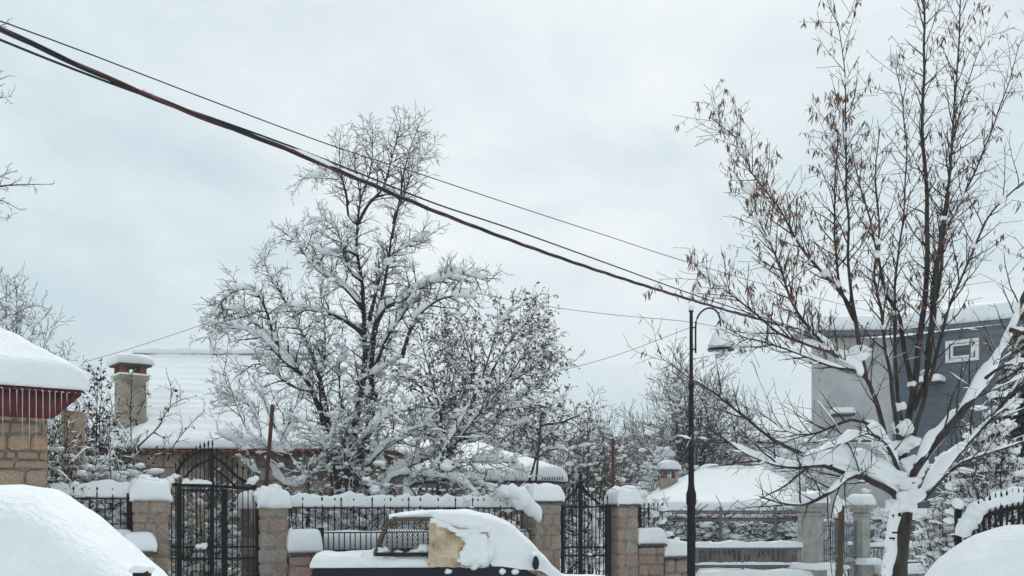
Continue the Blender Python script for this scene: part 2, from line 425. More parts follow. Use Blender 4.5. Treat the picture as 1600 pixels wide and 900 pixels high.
    def leaves(s, root, mat, n, lo, hi, size, hang=0.8, minlvl=1, zmin=-9, name='leaves', wid=0.3, sel=None):
        g = s.g; mb = MB()
        bs = [b for b in s.br if b[2] >= minlvl and (sel is None or sel(b[0][-1]))]
        if not bs: return
        for _ in range(n):
            b = g.choice(bs); p = g.choice(b[0][1:])
            if p.z < zmin: continue
            for _k in range(g.choice((1, 1, 2, 3, 4, 5)) if hang > 1 else 1):
              s._leaf(mb, g, p+Vector((g.gauss(0, .02), g.gauss(0, .02), g.gauss(0, .015))) if _k else p, size, hang, wid)
        mb.build(name, mat, root, kind='stuff')
    def _leaf(s, mb, g, p, size, hang, wid):
            l = g.uniform(*size)*g.choice((.7, 1, 1, 1.15)); d = Vector((g.gauss(0, .5), g.gauss(0, .5), -hang+g.gauss(0, .25))).normalized()
            w = d.cross(Vector((g.gauss(0, 1), g.gauss(0, 1), .2))).normalized()*l*wid*0.5; k = d.cross(w)*0.35
            n0 = len(mb.v); m = p+d*l*0.45
            mb.v += [tuple(p), tuple(m+w+k), tuple(p+d*l), tuple(m-w+k)]; mb.f += [(n0, n0+1, n0+2), (n0, n0+2, n0+3)]

def clump(mb, g, c, r, flat=0.6, fine=False):
    mb.blob(c, r*g.uniform(.8, 1.3), r*g.uniform(.8, 1.3), r*flat*g.uniform(.8, 1.2), g.uniform(0, 99), 0.3, fine)

# ==================================================================== SETTING
def ground_z(x, y):
    z = 0.10*mnoise.noise(Vector((x*0.25, y*0.25, 1.0)))+0.03*mnoise.noise(Vector((x, y, 3.0)))
    return z
rows = []
ys = [-30, -10, 0]+[i*1.0 for i in range(2, 40)]+[45, 50, 60, 80, 110, 150, 220, 320, 480, 700]
xs = [-600, -300, -150, -80, -40, -25]+[i*1.0 for i in range(-18, 19)]+[25, 40, 80, 150, 300, 600]
for y in ys: rows.append([Vector((x, y, ground_z(x, y))) for x in xs])
tag(MB().grid(rows).build('ground', 'snow', None, True), kind='structure')
# trodden, ploughed street in front of the wall
rows = []
for i in range(60):
    s = -12+i*0.5; row = []
    for j in range(13):
        o = j*0.45
        c = Vector((-5.45+0.9205*s, 15+0.3907*s, 0))+Vector((0.3907, -0.9205, 0))*(1.6+o)
        row.append(Vector((c.x, c.y, ground_z(c.x, c.y)+0.03+0.05*abs(math.sin(j*0.9))+0.04*mnoise.noise(Vector((s*.6, o*3, 2))))))
    rows.append(row)
tag(MB().grid(rows).build('street', 'snow', None, True), kind='structure')
# hillside far behind
rows = []
for i in range(24):
    y = 62+i*3; row = []
    for j in range(90):
        x = -120+j*3.2
        h = 11*math.exp(-((x-10)/60)**2)+3*mnoise.noise(Vector((x*.03, y*.02, 0)))+.9*mnoise.noise(Vector((x*.2, y*.2, 0)))
        row.append(Vector((x, y, -1+min(11.5, max(0, h))*math.sin(min(1, i/17)*PI/2) if i < 20 else -1+min(11.5, max(0, h))*(23-i)/4)))
    rows.append(row)
tag(MB().grid(rows).build('hill', 'hill', None, True), kind='structure')

# ------------------------------------------------------------------ the garden wall line (recedes to the right)
WA = R(23)
WD = Vector((math.cos(WA), math.sin(WA), 0)); WN = Vector((math.sin(WA), -math.cos(WA), 0)); W0 = Vector((-5.45, 15.0, 0))
def wl(s, off=0.0, z=0.0): return W0+WD*s+WN*off+Vector((0, 0, z))
def ws(x, off=0.0):
    k = (x-800)/FPX; b = W0+WN*off
    return (k*b.y-b.x)/(WD.x-k*WD.y)
def wp(x, y, off=0.0):
    q = wl(ws(x, off), off); return P(x, y, q.y)

def pillar(s, w, dep, top, snow, label, seed, course=0.23, capslab=False, off=0.0, mats=('stone0', 'stone1', 'stone2', 'stone3'), xtra=None):
    c = wl(s, off); t = thing('stone_pillar', (c.x, c.y, 0), label, 'pillar', 'stone gate pillars along the garden wall')
    MB().box(wl(s, off-dep/2+w/2, top/2), (w-0.03, dep-0.03, top-0.01), WA).build('core', 'mortar', t)
    rr = random.Random(seed); z = top; odd = 0
    while z > 0.12:
        h = min(z, course*rr.uniform(.85, 1.2)); odd ^= 1
        h = min(z, h*rr.choice((.75, 1, 1, 1.15))); k = rr.uniform(.28, .72); nd = max(1, round(dep/w*1.6))
        cuts = ((0, k), (k, 1)) if rr.random() < .7 else ((0, .3), (.3, k*.4+.42), (k*.4+.42, 1))
        for a, b in cuts:
            for j in range(nd):
                l = w*(b-a); d1 = dep/nd
                cc = wl(s-w/2+w*(a+b)/2, off+w/2-d1*(j+.5), z-h/2)+WN*rr.uniform(-.004, .014)
                placed('stone', rr.choice(STONES+STONES_R), rr.choice(mats), t, Matrix.Translation(cc) @ Matrix.Rotation(WA+rr.uniform(-.015, .015), 4, 'Z') @ Matrix.Rotation(rr.choice((0, PI)), 4, 'Y') @ Matrix.Diagonal((l-.013+(.02 if j == 0 else 0), d1-.012, h-.014, 1)))
        z -= h
    zc = top
    if capslab:
        MB().box(wl(s, off-dep/2+w/2, top+0.02), (w+0.07, dep+0.07, 0.04), WA).build('cap_slab', 'slab', t); zc = top+0.04
    mb = MB(); q = wl(s, off-dep/2+w/2)
    mb.snow(rect(q.x, q.y, zc-0.01, w+0.10, dep+0.10, WA), snow, 0.14, 8, 8, 0.26, 2.6, seed*1.3, low=0.08, wob=.4)
    for k_ in range(3):
        v_ = wl(s+rr.uniform(-.5, .5)*w*.7, off-dep/2+w/2+rr.uniform(-.5, .5)*dep*.7, zc+snow*rr.uniform(.72, .92)); mb.blob(v_, w*rr.uniform(.22, .38), w*rr.uniform(.22, .38), rr.uniform(.05, .10), seed+k_*3.1, .35, True)
    if xtra: xtra(mb)
    mb.build('snow_cap', 'snow', t, True)
    return t

pillar(0.0, 0.50, 0.50, 1.79, 0.31, 'stone pillar under thick snow, left of the arched double gate', 3, 0.225)
pillar(1.80, 0.44, 0.46, 1.69, 0.29, 'stone pillar with reddish stains, right post of the arched double gate', 4, 0.25)
pillar(1.62, 0.36, 0.36, 1.68, 0.25, 'darker stone pillar seen through the bars of the arched double gate', 5, 0.25, off=-0.75, mats=('grime', 'grime', 'stone2'))
def fallen(mb):
    g = random.Random(5)
    pts = catmull([wp(786, 768, .3), wp(800, 768, .34), wp(815, 776, .38), wp(828, 790, .40), wp(842, 803, .38)], 0.05)
    mb.etube([tuple(p) for p in pts], [(0.10+0.05*math.sin(i/len(pts)*PI))*(1+.5*mnoise.noise(pts[i]*9)) for i in range(len(pts))], [(0.08+0.09*math.sin(i/len(pts)*2.6))*(1+.6*mnoise.noise(pts[i]*7)) for i in range(len(pts))], 9)
    mb.blob(wp(815, 782, .36), .19, .16, .17, 2, .25, True); mb.blob(wp(834, 800, .37), .12, .12, .09, 4, .25, True); mb.blob(wp(792, 768, .3), .14, .13, .11, 7, .25, True)
pillar(6.50, 0.50, 0.72, 1.75, 0.29, 'stone pillar right of the pickup with snow sliding off its cap', 6, 0.19, True, xtra=fallen)
pillar(8.13, 0.41, 0.46, 1.70, 0.31, 'stone pillar right of the narrow spiked gate, with stepped wall beside it', 7, 0.20, True)

def low_wall(name, s0, s1, top, thick, label, seed, snow, off=0.0, course=0.2, lens=(.2, .42), r=0.1):
    t = thing(name, wl((s0+s1)/2, off), label, 'wall')
    MB().box(wl((s0+s1)/2, off, top/2-0.02), (s1-s0-.01, thick-.06, top-.04), WA).build('core', 'mortar', t)
    stones(t, lambda s, o, z: wl(s0+s, off+thick/2+o, z), s1-s0, 0.0, top, 0.16, course, lens, ('stone0', 'stone1', 'stone2', 'stone3'), seed, jz=.3, ms=STONES_R)
    MB().box(wl((s0+s1)/2, off, top+0.02), (s1-s0+.06, thick+.08, .04), WA).build('coping', 'slab', t)
    if snow:
        a, b = s0-.03, s1+.03
        MB().snow([wl(a, off+thick/2+.03, top+.035), wl(b, off+thick/2+.03, top+.035), wl(b, off-thick/2-.03, top+.035), wl(a, off-thick/2-.03, top+.035)], snow, r, max(6, int((b-a)/.18)), 4, .16, 1.6, seed).build('snow_cap', 'snow', t, True)
    return t
lwL = low_wall('low_stone_wall', -4.2, -0.27, 1.05, 0.40, 'low stone wall left of the arched gate, half hidden by the snow covered car', 11, 0.26)
low_wall('stepped_wall_end', -0.42, 0.02, 0.98, 0.36, 'short stepped wall end with a pillow of snow before the left gate pillar', 12, 0.28, off=0.47, r=.14)
lwM = low_wall('low_stone_wall', 2.03, 6.24, 0.92, 0.62, 'low stone wall behind the pickup, carrying two iron fences', 13, 0)
mb = MB()
z = 0.955
mb.snow([wl(2.0, .32, z), wl(2.54, .32, z), wl(2.54, -.34, z), wl(2.0, -.34, z)], 0.37, .07, 6, 5, .05, 2, 1)
mb.snow([wl(2.5, .06, z), wl(6.28, .06, z), wl(6.28, -.34, z), wl(2.5, -.34, z)], 0.34, .12, 26, 5, .12, 2, 2)
mb.build('snow_cap', 'snow', lwM, True)
low_wall('stepped_wall', 8.36, 8.90, 0.97, 0.36, 'higher step of the stone wall right of the narrow gate', 14, 0.29, r=.12)
low_wall('stepped_wall', 8.92, 9.46, 0.73, 0.36, 'lower step of the stone wall beside the lamp post', 15, 0.30, r=.09)

# ------------------------------------------------------------------ iron fences and gates
def fence(name, s0, s1, off, ztop, zbot, sp, label, seed, snow=None, finh=0.11, w=0.016, posts=(), mat='iron', group=None, scroll=0):
    t = thing(name, wl((s0+s1)/2, off), label, 'fence', group)
    bar('rail', wl(s0, off, ztop), wl(s1, off, ztop), 0.035, mat, t, 0.02); bar('rail', wl(s0, off, zbot), wl(s1, off, zbot), 0.03, mat, t, 0.02)
    n = int((s1-s0)/sp)
    for i in range(n+1):
        s = s0+(i+.5)*(s1-s0)/(n+1)
        jo = off+.002+((i*37) % 11-7)*.0022
        pk = bar('picket', wl(s, jo, zbot-.05), wl(s+((i*53) % 7-3)*.002, jo, ztop+(finh if finh else 0)), w, mat, t)
        if finh: finial(wl(s, jo, ztop+finh), w*1.15, .08, mat, pk)
    for s in posts: bar('post', wl(s, off, 0.5), wl(s, off, ztop+.08), 0.085, mat, t)
    rr = random.Random(seed)
    if scroll:
        for k in range(scroll):
            s = s0+(s1-s0)*(k+.5)/scroll
            for sg in (-1, 1):
                pts = [wl(s+sg*(.02+.010*a)*1.0+sg*.06*(1-math.cos(a))*.5, off-.012, (ztop+zbot)/2+.10*math.sin(a*1.0)*(1-a/9)) for a in [x*.35 for x in range(20)]]
                MB().tube(pts, .006, 4).build('scroll', mat, t)
    if snow:
        sh, th = snow; mb = MB(); n2 = max(6, int((s1-s0)/.028))
        oc = off-.018
        mb.snow([wl(s0, oc+th/2, ztop+.012), wl(s1, oc+th/2, ztop+.012), wl(s1, oc-th/2, ztop+.012), wl(s0, oc-th/2, ztop+.012)], sh, .03, n2, 2, .36, 4.6, seed, wob=.6)
        mb.build('snow_ridge', 'snow', t, True)
    return t
fence('iron_fence', -4.0, -0.26, -.05, 1.80, 1.42, .11, 'black iron fence under a snow ridge, left of the arched gate', 21, (.21, .062), posts=(-.29,))
fence('iron_fence', 2.05, 6.22, -.12, 1.665, 1.22, .105, 'long black spear top iron fence with snow ridge behind the pickup', 22, (.205, .062), scroll=9)
fence('iron_railing', 2.52, 6.2, .22, 1.27, .985, .088, 'plain black iron railing with thick end post on the low wall', 23, None, 0, .015, posts=(2.53,))
fence('iron_fence', 8.40, 9.2, -.30, 1.66, 1.02, .10, 'short black iron fence with snowy twigs right of the stepped pillar', 24, None, 0.05, .014, posts=(8.62,), scroll=2)

def gate1():
    t = thing('arched_gate', wl(.9, 0), 'black wrought iron double gate with arched spiked top between stone pillars', 'gate')
    o = .12
    def b(x0, y0, x1, y1, w, nm='bar', oo=o): return bar(nm, wp(x0, y0, oo), wp(x1, y1, oo), w, 'iron', t)
    zb = 985
    for x, y, w in ((280, 760, .075), (331, 703, .06), (350, 764, .07), (403, 760, .075)): b(x, y, x, zb-(0 if x < 300 else 5), w, 'post')
    b(262, 757, 335, 759, .05, 'rail'); b(335, 759.5, 406, 764, .045, 'rail'); b(281, 766, 350, 767, .028, 'rail', o-.02)
    for y in (855, 873): b(268, y, 333, y, .028, 'rail', o-.01); b(333, y, 403, y-1, .028, 'rail', o-.01)
    for px, w in (([(276, 741), (283, 726), (298, 712), (315, 704), (333, 703)], .026), ([(283, 755), (298, 735), (315, 723), (331, 718)], .020),
                  ([(333, 712), (352, 726), (371, 745), (400, 761)], .026), ([(333, 731), (352, 745), (369, 761)], .020)):
        MB().tube(catmull([wp(x, y, o+.01) for x, y in px], .06), w, 6).build('arch', 'iron', t, True)
    def top(x):
        if x < 333: return 738-35*math.sin(min(1, (x-274)/59)*PI/2)
        return 712+47*((x-333)/68)**1.15
    x = 268
    while x < 402:
        if x > 274:
            pk = b(x, top(x)-6, x, zb, .014, 'picket', o+.004); finial(wp(x, top(x)-6, o+.004), .017, .10, 'iron', pk)
        else: b(x, 757, x, zb, .014, 'picket', o+.004)
        x += 6.4 if x < 333 else 8.2
    for x in range(286, 330, 11): b(x, 768, x, 873, .010, 'picket', o-.05)
    mb = MB()
    mb.snow([wp(284, 756, o+.06), wp(331, 757, o+.06), wp(331, 757, o-.06), wp(284, 756, o-.06)], .07, .04, 12, 2, .7, 6, 3)
    for k, (x, y, r) in enumerate(((268, 750, .07), (274, 744, .06), (290, 751, .06), (310, 854, .05), (392, 752, .08), (399, 748, .06), (318, 853, .06))): mb.blob(wp(x, y, o), r, r, r*.8, k, .3)
    mb.build('snow', 'snow', t, True, kind='stuff')
gate1()
def gate2():
    t = thing('spiked_gate', wl(7.3, 0), 'narrow black iron gate with spear tips and tall centre post', 'gate'); o = .10
    def b(x0, y0, x1, y1, w, nm='bar', oo=o): return bar(nm, wp(x0, y0, oo), wp(x1, y1, oo), w, 'iron', t)
    zb = 955
    for x, y, w in ((879, 790, .05), (907, 752, .06), (950, 788, .09)):
        pk = b(x, y, x, zb, w, 'post')
        if x == 907: finial(wp(x, y, o), .03, .2, 'iron', pk)
    for y in (792, 855, 868): b(877, y, 953, y, .032, 'rail', o-.004)
    for px in ([(906, 753), (901, 763), (890, 775), (878, 785)], [(908, 755), (915, 767), (925, 778), (936, 787)]):
        MB().tube(catmull([wp(x, y, o+.01) for x, y in px], .05), .022, 6).build('arch', 'iron', t, True)
    for i, x in enumerate(range(883, 950, 6)):
        if abs(x-907) < 3: continue
        y = 772-12*math.sin((x-879)/28*PI/2) if x < 907 else 764+12*min(1, (x-907)/30)
        y += (i % 2)*6
        pk = b(x, y, x, zb, .014, 'picket', o+.006); finial(wp(x, y, o+.006), .016, .12, 'iron', pk)
    MB().tube(catmull([wp(x, y, o-.02) for x, y in ((880, 905), (895, 884), (915, 872), (940, 862))], .08), .012, 5).build('scroll', 'iron', t, True)
    MB().tube(catmull([wp(x, y, o-.02) for x, y in ((884, 832), (900, 836), (916, 826), (924, 808), (917, 796))], .05), .014, 5).build('scroll', 'iron', t, True)
    mb = MB()
    for k, (x, y, r) in enumerate(((939, 852, .04), (921, 866, .05), (890, 852, .03))): mb.blob(wp(x, y, o), r, r, r*.6, k)
    mb.build('snow', 'snow', t, True, kind='stuff')
gate2()
# dried bunch hanging on the gate
t = thing('dried_bunch', wp(311, 800, -.35), 'pale brown dried leaf bunch hanging behind the arched gate bars', 'dried plant')
g = random.Random(8); mb = MB()
for k in range(90):
    p = wp(311+g.gauss(0, 4.5), 806+g.uniform(-17, 20), -.35+g.uniform(-.06, .06)); d = Vector((g.gauss(0, .4), g.gauss(0, .3), g.uniform(-.2, 1))).normalized()*g.uniform(.06, .13); w = Vector((g.uniform(.01, .03), 0, 0))
    n0 = len(mb.v); mb.v += [tuple(p), tuple(p+d*.5+w), tuple(p+d), tuple(p+d*.5-w)]; mb.f += [(n0, n0+1, n0+2, n0+3)]
mb.build('leaves', 'card', t, kind='stuff')
bar('hanger', wp(311, 770, -.35), wp(311, 800, -.35), .008, 'rust', t)
MB().blob(wp(311, 785, -.35), .06, .06, .07, 2).build('snow', 'snow', t, True)

# ------------------------------------------------------------------ right hand street fence, gate pillars, railing
def fence_px(name, x0, x1, Y0, Y1, yt, yb, sp, label, snow=0.12, mat='iron_grey', posts=(), seed=0, plinth=None):
    a = P(x0, yt, Y0); b = P(x1, yt, Y1); c = P(x0, yb, Y0); zt, zb = a.z, c.z; a.z = b.z = 0
    ln = (b-a).length; d = (b-a)/ln; rz = math.atan2(d.y, d.x); nn = Vector((d.y, -d.x, 0))
    t = thing(name, (a+b)/2, label, 'fence')
    up = Vector((0, 0, 1))
    bar('rail', a+up*zt, b+up*zt, .045, mat, t); bar('rail', a+up*zb, b+up*zb, .045, mat, t)
    n = int(ln/sp)
    for i in range(n+1):
        p = a+d*(ln*(i+.5)/(n+1)); bar('picket', p+up*(zb-.05), p+up*(zt+.04), .018, mat, t, rz=rz)
    for s in posts: bar('post', a+d*ln*s, a+d*ln*s+up*(zt+.1), .06, mat, t, rz=rz)
    mb = MB()
    if snow:
        k = .07
        mb.snow([a+nn*k+up*(zt+.02), b+nn*k+up*(zt+.02), b-nn*k+up*(zt+.02), a-nn*k+up*(zt+.02)], snow, .05, int(ln/.09), 2, .35, 5, seed+4)
        k = .05; g = random.Random(seed)
        mb.snow([a+nn*k+up*(zb+.02), b+nn*k+up*(zb+.02), b-nn*k+up*(zb+.02), a-nn*k+up*(zb+.02)], .05, .03, int(ln/.09), 2, .8, 6, seed+9)
        mb.build('snow_ridge', 'snow', t, True)
    if plinth:
        pz = plinth
        MB().box((a+b)/2+nn*.1+up*(pz-.2)/2, (ln, .45, pz-.2), rz).build('plinth', 'concrete', t)
        MB().snow([a+nn*.42+up*(pz-.22), b+nn*.42+up*(pz-.22), b-nn*.2+up*(pz-.22), a-nn*.2+up*(pz-.22)], .24, .1, int(ln/.2), 4, .25, 2, seed+2).build('snow_bank', 'snow', t, True)
    return t
fence_px('street_fence', 1086, 1262, 21.0, 21.0, 857, 884, .105, 'grey metal fence with snow ridge between the lamp post and concrete pillar', .13, posts=(.02, .42, .99), seed=1, plinth=.38)
fence_px('street_fence', 1356, 1458, 23.2, 24.0, 856, 881, .12, 'grey metal fence behind the big tree trunk, right of the concrete gateway', .10, posts=(.0, .95), seed=2, plinth=.36)
fence_px('pipe_railing', 1032, 1256, 22.6, 22.6, 799, 813, .62, 'thin grey pipe railing above the brown wall, before the snowy hip roof', 0, posts=(0, .42, .8), seed=3)
t = fence_px('metal_gate', 1284, 1338, 21.3, 22.8, 822, 884, .11, 'grey metal gate between the two concrete gate pillars', 0, posts=(0, .42, .98), seed=4)
for y in (845, 866): bar('rail', P(1284, y, 21.3), P(1338, y+1, 22.8), .035, 'iron_grey', t)
mb = MB()
for k, (x, y, r) in enumerate(((1300, 880, .1), (1322, 886, .08), (1312, 868, .09), (1328, 849, .06), (1295, 852, .05))): mb.blob(P(x, y, 21.9), r, r, r*.7, k)
mb.build('snow', 'snow', t, True, kind='stuff')
def cpillar(x, Y, w, ztop, label, rz):
    c = P(x, 800, Y); t = thing('concrete_pillar', (c.x, c.y, 0), label, 'pillar', 'concrete gate pillars by the street')
    MB().box((c.x, c.y, ztop/2), (w, w, ztop), rz).build('shaft', 'concrete', t)
    MB().box((c.x, c.y, .2), (w+.12, w+.12, .4), rz).build('base', 'concrete', t)
    mb = MB(); mb.box((c.x, c.y, ztop-.17), (w+.05, w+.05, .05), rz); mb.box((c.x, c.y, ztop-.06), (w+.11, w+.11, .08), rz); mb.box((c.x, c.y, ztop+.02), (w+.18, w+.18, .08), rz); mb.build('capital', 'concrete', t)
    mb = MB(); mb.snow(rect(c.x, c.y, ztop+.055, w+.22, w+.22, rz), .27, .13, 4, 4, .15, 2, x, low=.05); mb.snow(rect(c.x, c.y-.12, .40, w+.3, w+.36, rz), .14, .08, 4, 4, .15, 2, x+3)
    mb.build('snow_cap', 'snow', t, True)
cpillar(1266, 21.0, .36, 1.72, 'concrete gate pillar nearer the lamp post, snow on its capital', R(32))
cpillar(1346, 23.0, .26, 1.70, 'thinner concrete gate pillar just left of the big tree trunk', R(32))
# brown garden wall behind the right fence
t = thing('garden_wall', P(1150, 800, 23.2)*1, 'low brown stone wall with snowy creepers behind the grey street fence', 'wall'); t.location.z = 0; WM[t.name] = Matrix.Translation(t.location)
a = P(1030, 817, 23.2); b = P(1258, 817, 23.2); ln = b.x-a.x
MB().box(((a.x+b.x)/2, 23.3, a.z/2), (ln, .3, a.z-.04), 0).build('core', 'mortar', t)
stones(t, lambda s, o, z: Vector((a.x+s, 23.15-o, z)), ln, .3, a.z, .14, .27, (.3, .6), ('grime', 'grime', 'stone0'), 31, rz=0.0)
g = random.Random(12); mb = MB(); tw = MB()
for k in range(230):
    x = g.uniform(1035, 1255); y = g.uniform(816, 850); mb.blob(P(x, y, 23.0+g.uniform(-.25, .1)), g.uniform(.05, .17), .07, g.uniform(.03, .07), k*1.1, .4)
for k in range(420):
    p = P(g.uniform(1030, 1258), g.uniform(806, 856), 22.95+g.uniform(-.35, .15)); q = p+Vector((g.gauss(0, .3), g.gauss(0, .1), g.gauss(0, .2))); tw.tube([p, (p+q)/2+Vector((0, 0, .05)), q], .009, 3, False)
mb.build('snow', 'snow', t, True, kind='stuff'); tw.build('creeper', 'twig', t, kind='stuff')

# ------------------------------------------------------------------ buildings
def wall_quad(mb, p0, p1, z0, z1, th, n):
    mb.prism([Vector((p0.x, p0.y, z0)), Vector((p1.x, p1.y, z0)), Vector((p1.x, p1.y, z1)), Vector((p0.x, p0.y, z1))], -n*th)

# --- left stone house with red corrugated eave
HA = R(38); HD = Vector((math.cos(HA), math.sin(HA), 0)); HN = Vector((math.sin(HA), -math.cos(HA), 0))
HC = P(75, 800, 14.0); HC.z = 0
def hp(t, off=0.0, z=0.0): return HC-HD*t+HN*off+Vector((0, 0, z))
t = thing('stone_house', hp(2, -2), 'ochre stone house with red corrugated eave, icicles and deep roof snow', 'house')
mb = MB(); mb.prism([hp(0, -.03), hp(5, -.03), hp(5, -4.5), hp(0, -4.5)], (0, 0, 3.08)); mb.build('wall', 'mortar', t)
stones(t, lambda s, o, z: hp(1.9-s, o, z), 1.9, .0, 3.03, .12, .20, (.13, .40), ('ochre0', 'ochre1', 'ochre2', 'ochre1'), 41, rz=HA, gap=.030, proud=.025, jz=.45, ms=STONES_R)
# corrugated sheet, fascia
EZ = 3.25
rows = []
for j in range(2):
    row = []
    for i in range(220):
        tt = -.39+i*.02*(1-j*.28)+j*1.2
        up = .024*math.cos(tt/.085*2*PI)
        row.append(hp(tt, .48-j*2.4, EZ+j*1.15+up))
    rows.append(row)
o = MB().grid(rows).build('corrugated_sheet', 'red', t, True)
md = o.modifiers.new('thickness', 'SOLIDIFY'); md.thickness = .012
rows = [[], []]
for i in range(440):
    tt = -.34+i*.0102; w_ = .012*math.cos(tt/.085*2*PI); lo = EZ-.37 if tt > .03 else EZ-.37+.34*(.03-tt)/.37
    rows[0].append(hp(tt, .41+w_, EZ-.0)); rows[1].append(hp(tt, .38+w_, lo))
o = MB().grid(rows).build('fascia', 'red', t, True); o.modifiers.new('thickness', 'SOLIDIFY').thickness = .01
mb = MB(); mb.prism([hp(.03, .36, EZ-.36), hp(4, .36, EZ-.36), hp(4, -.02, EZ-.24), hp(.03, -.02, EZ-.24)], (0, 0, .02)); mb.build('soffit', 'red', t)
mb = MB(); mb.snow([hp(4.2, .53, EZ+.03), hp(-.43, .53, EZ+.03), hp(-.45+1.05, -2.4, EZ+1.15), hp(4.2, -2.4, EZ+1.45)], .36, .28, 40, 18, .12, 1.6, 3, lip=.1, wob=.15)
mb.build('roof_snow', 'snow_near', t, True)
for tt, ye in ((.585, 650), (.50, 652), (.43, 707), (.345, 714), (.26, 702), (.175, 684), (.09, 675), (.02, 650), (-.06, 643), (-.13, 631), (.67, 700), (.75, 680)):
    p = hp(tt, .485, EZ-.01); yl = (HOR-ye)/FPX*p.y+CZ
    MB().tube([p, Vector((p.x, p.y, p.z*.6+yl*.4)), Vector((p.x+.004, p.y, yl))], [.0075, .0055, .0015], 6).build('icicle', 'ice', t, True)
# rear wing of the house, right of the corner
mb = MB(); q = P(106, 800, 15.8); mb.box((q.x, 16.0, 1.6), (.32, .5, 3.2), R(20)); mb.build('rear_wing_wall', 'ochre1', t)

# --- middle house: long tiled roof under snow, with chimney
E0, E1 = P(105, 706, 22.0), P(610, 709, 22.0); G0, G1 = P(200, 562, 26.5), P(520, 562, 26.5)
t = thing('tiled_house', ((E0.x+E1.x)/2, 24, 0), 'long low stone house with snow covered tiled roof behind the arched gate', 'house')
mb = MB(); mb.box(((E0.x+E1.x)/2, 24.6, 1.47), (E1.x-E0.x-.5, 4.5, 2.94)); mb.build('wall', 'grime', t)
stones(t, lambda s, o, z: Vector((E0.x+.25+s, 22.33-o, z)), E1.x-E0.x-.5, .6, 2.90, .14, .29, (.30, .62), ('grime', 'grime', 'stone0', 'stone2'), 42, rz=0.0, gap=.02)
mb = MB(); mb.prism([E0+Vector((0, 0, -.02)), E1+Vector((0, 0, -.02)), G1+Vector((0, 0, -.05)), G0+Vector((0, 0, -.05))], (0, 0, .05))
mb.prism([E1+Vector((0, 0, -.02)), E1+Vector((.0, 9, -.02)), G1+Vector((0, 0, -.05))], (0, 0, .05)); mb.prism([E0+Vector((0, 9, -.02)), E0+Vector((0, 0, -.02)), G0+Vector((0, 0, -.05))], (0, 0, .05))
mb.build('roof', 'terracotta', t)
g = random.Random(3); x = E0.x+.1
half = MB(); rws = []
for j in range(2): rws.append([Vector((.085*math.cos(a*PI/6), -j*.22, .075*math.sin(a*PI/6)+.10*(1-j)*.3)) for a in range(7)])
half.grid(rws); tm = bpy.data.meshes.new('tile'); tm.from_pydata(half.v, [], half.f); tm.materials.append(M['terracotta'])
def solid(o, th):
    md = o.modifiers.new('thickness', 'SOLIDIFY'); md.thickness = th
while x < E1.x-.1:
    solid(placed('tile', tm, 'terracotta', t, Matrix.Translation((x, 22.05+g.uniform(-.03, .03), 2.88+g.uniform(-.01, .015))) @ Matrix.Rotation(g.uniform(-.04, .04), 4, 'Z')), .012)
    x += .175
mb = MB(); mb.snow([E0+Vector((-.1, -.02, .06)), E1+Vector((.1, -.02, .06)), G1+Vector((.1, 0, .06)), G0+Vector((-.1, 0, .06))], .17, .14, 44, 84, .20, 1.0, 5, edges=(1, 1, 1, 0))
mb.v = [(x_, y_, z_+.0065*math.sin((y_+.12*mnoise.noise(Vector((x_*.4, y_*.8, 9))))/.30*2*PI)*(1+1.2*mnoise.noise(Vector((x_*.7, y_, 3)))) if 22.4 < y_ < 26.3 else z_) for x_, y_, z_ in mb.v]
mb.snow([E1+Vector((.1, 0, .06)), E1+Vector((.1, 9, .06)), G1+Vector((.02, 0, .06)), G1+Vector((-.02, 0, .06))], .17, .14, 20, 10, .15, 1.0, 6, edges=(1, 1, 1, 0))
mb.snow([E0+Vector((-.1, 9, .06)), E0+Vector((-.1, 0, .06)), G0+Vector((.02, 0, .06)), G0+Vector((-.02, 0, .06))], .17, .14, 20, 10, .15, 1.0, 6, edges=(1, 1, 1, 0))
mb.build('roof_snow', 'snow', t, True)
g = random.Random(4); x = G0.x+.25
while x < G1.x-.1:
    placed('ridge_tile', tm, 'terracotta', t, Matrix.Translation((x, 26.42, G0.z+.04)) @ Matrix.Rotation(R(90), 4, 'Z') @ Matrix.Diagonal((1.5, 1.2, 1.2, 1))); x += .25
mb = MB(); mb.snow([Vector((G0.x+.2, 26.25, G0.z+.125)), Vector((G1.x, 26.25, G0.z+.125)), Vector((G1.x, 26.65, G0.z+.125)), Vector((G0.x+.2, 26.65, G0.z+.125))], .16, .12, 40, 4, .35, 3.0, 7); mb.build('ridge_snow', 'snow', t, True)
# chimney (part of that house)
cc = P(204, 800, 22.9); cz = P(204, 588, 22.9).z
def sqr(c, w, r, z, rz, k=4):
    pts = []
    for cx, cy, a0 in ((1, 1, 0), (-1, 1, 90), (-1, -1, 180), (1, -1, 270)):
        for i in range(k+1):
            a = R(a0+90*i/k); pts.append(Vector(((w/2-r)*cx+r*math.cos(a), (w/2-r)*cy+r*math.sin(a))))
    ca, sa = math.cos(rz), math.sin(rz)
    return [Vector((c.x+p.x*ca-p.y*sa, c.y+p.x*sa+p.y*ca, z)) for p in pts]
mb = MB(); ca = R(38)
rings = [sqr(cc, w, .12, z, ca) for w, z in ((.66, 3.0), (.66, 3.75), (.60, 3.82), (.60, cz-.14), (.67, cz-.10), (.68, cz-.02), (.62, cz))]
mb.grid([r+[r[0]] for r in rings]); mb.f.append(tuple(range(len(mb.v)-len(rings[0])-1, len(mb.v)-1)))
ch = mb.build('chimney', 'render', t)
for k in range(4):
    a = ca+PI/4+k*PI/2; MB().box((cc.x+.30*math.cos(a), cc.y+.30*math.sin(a), cz+.10), (.14, .14, .22), ca+k).build('chimney_post', 'terracotta', ch)
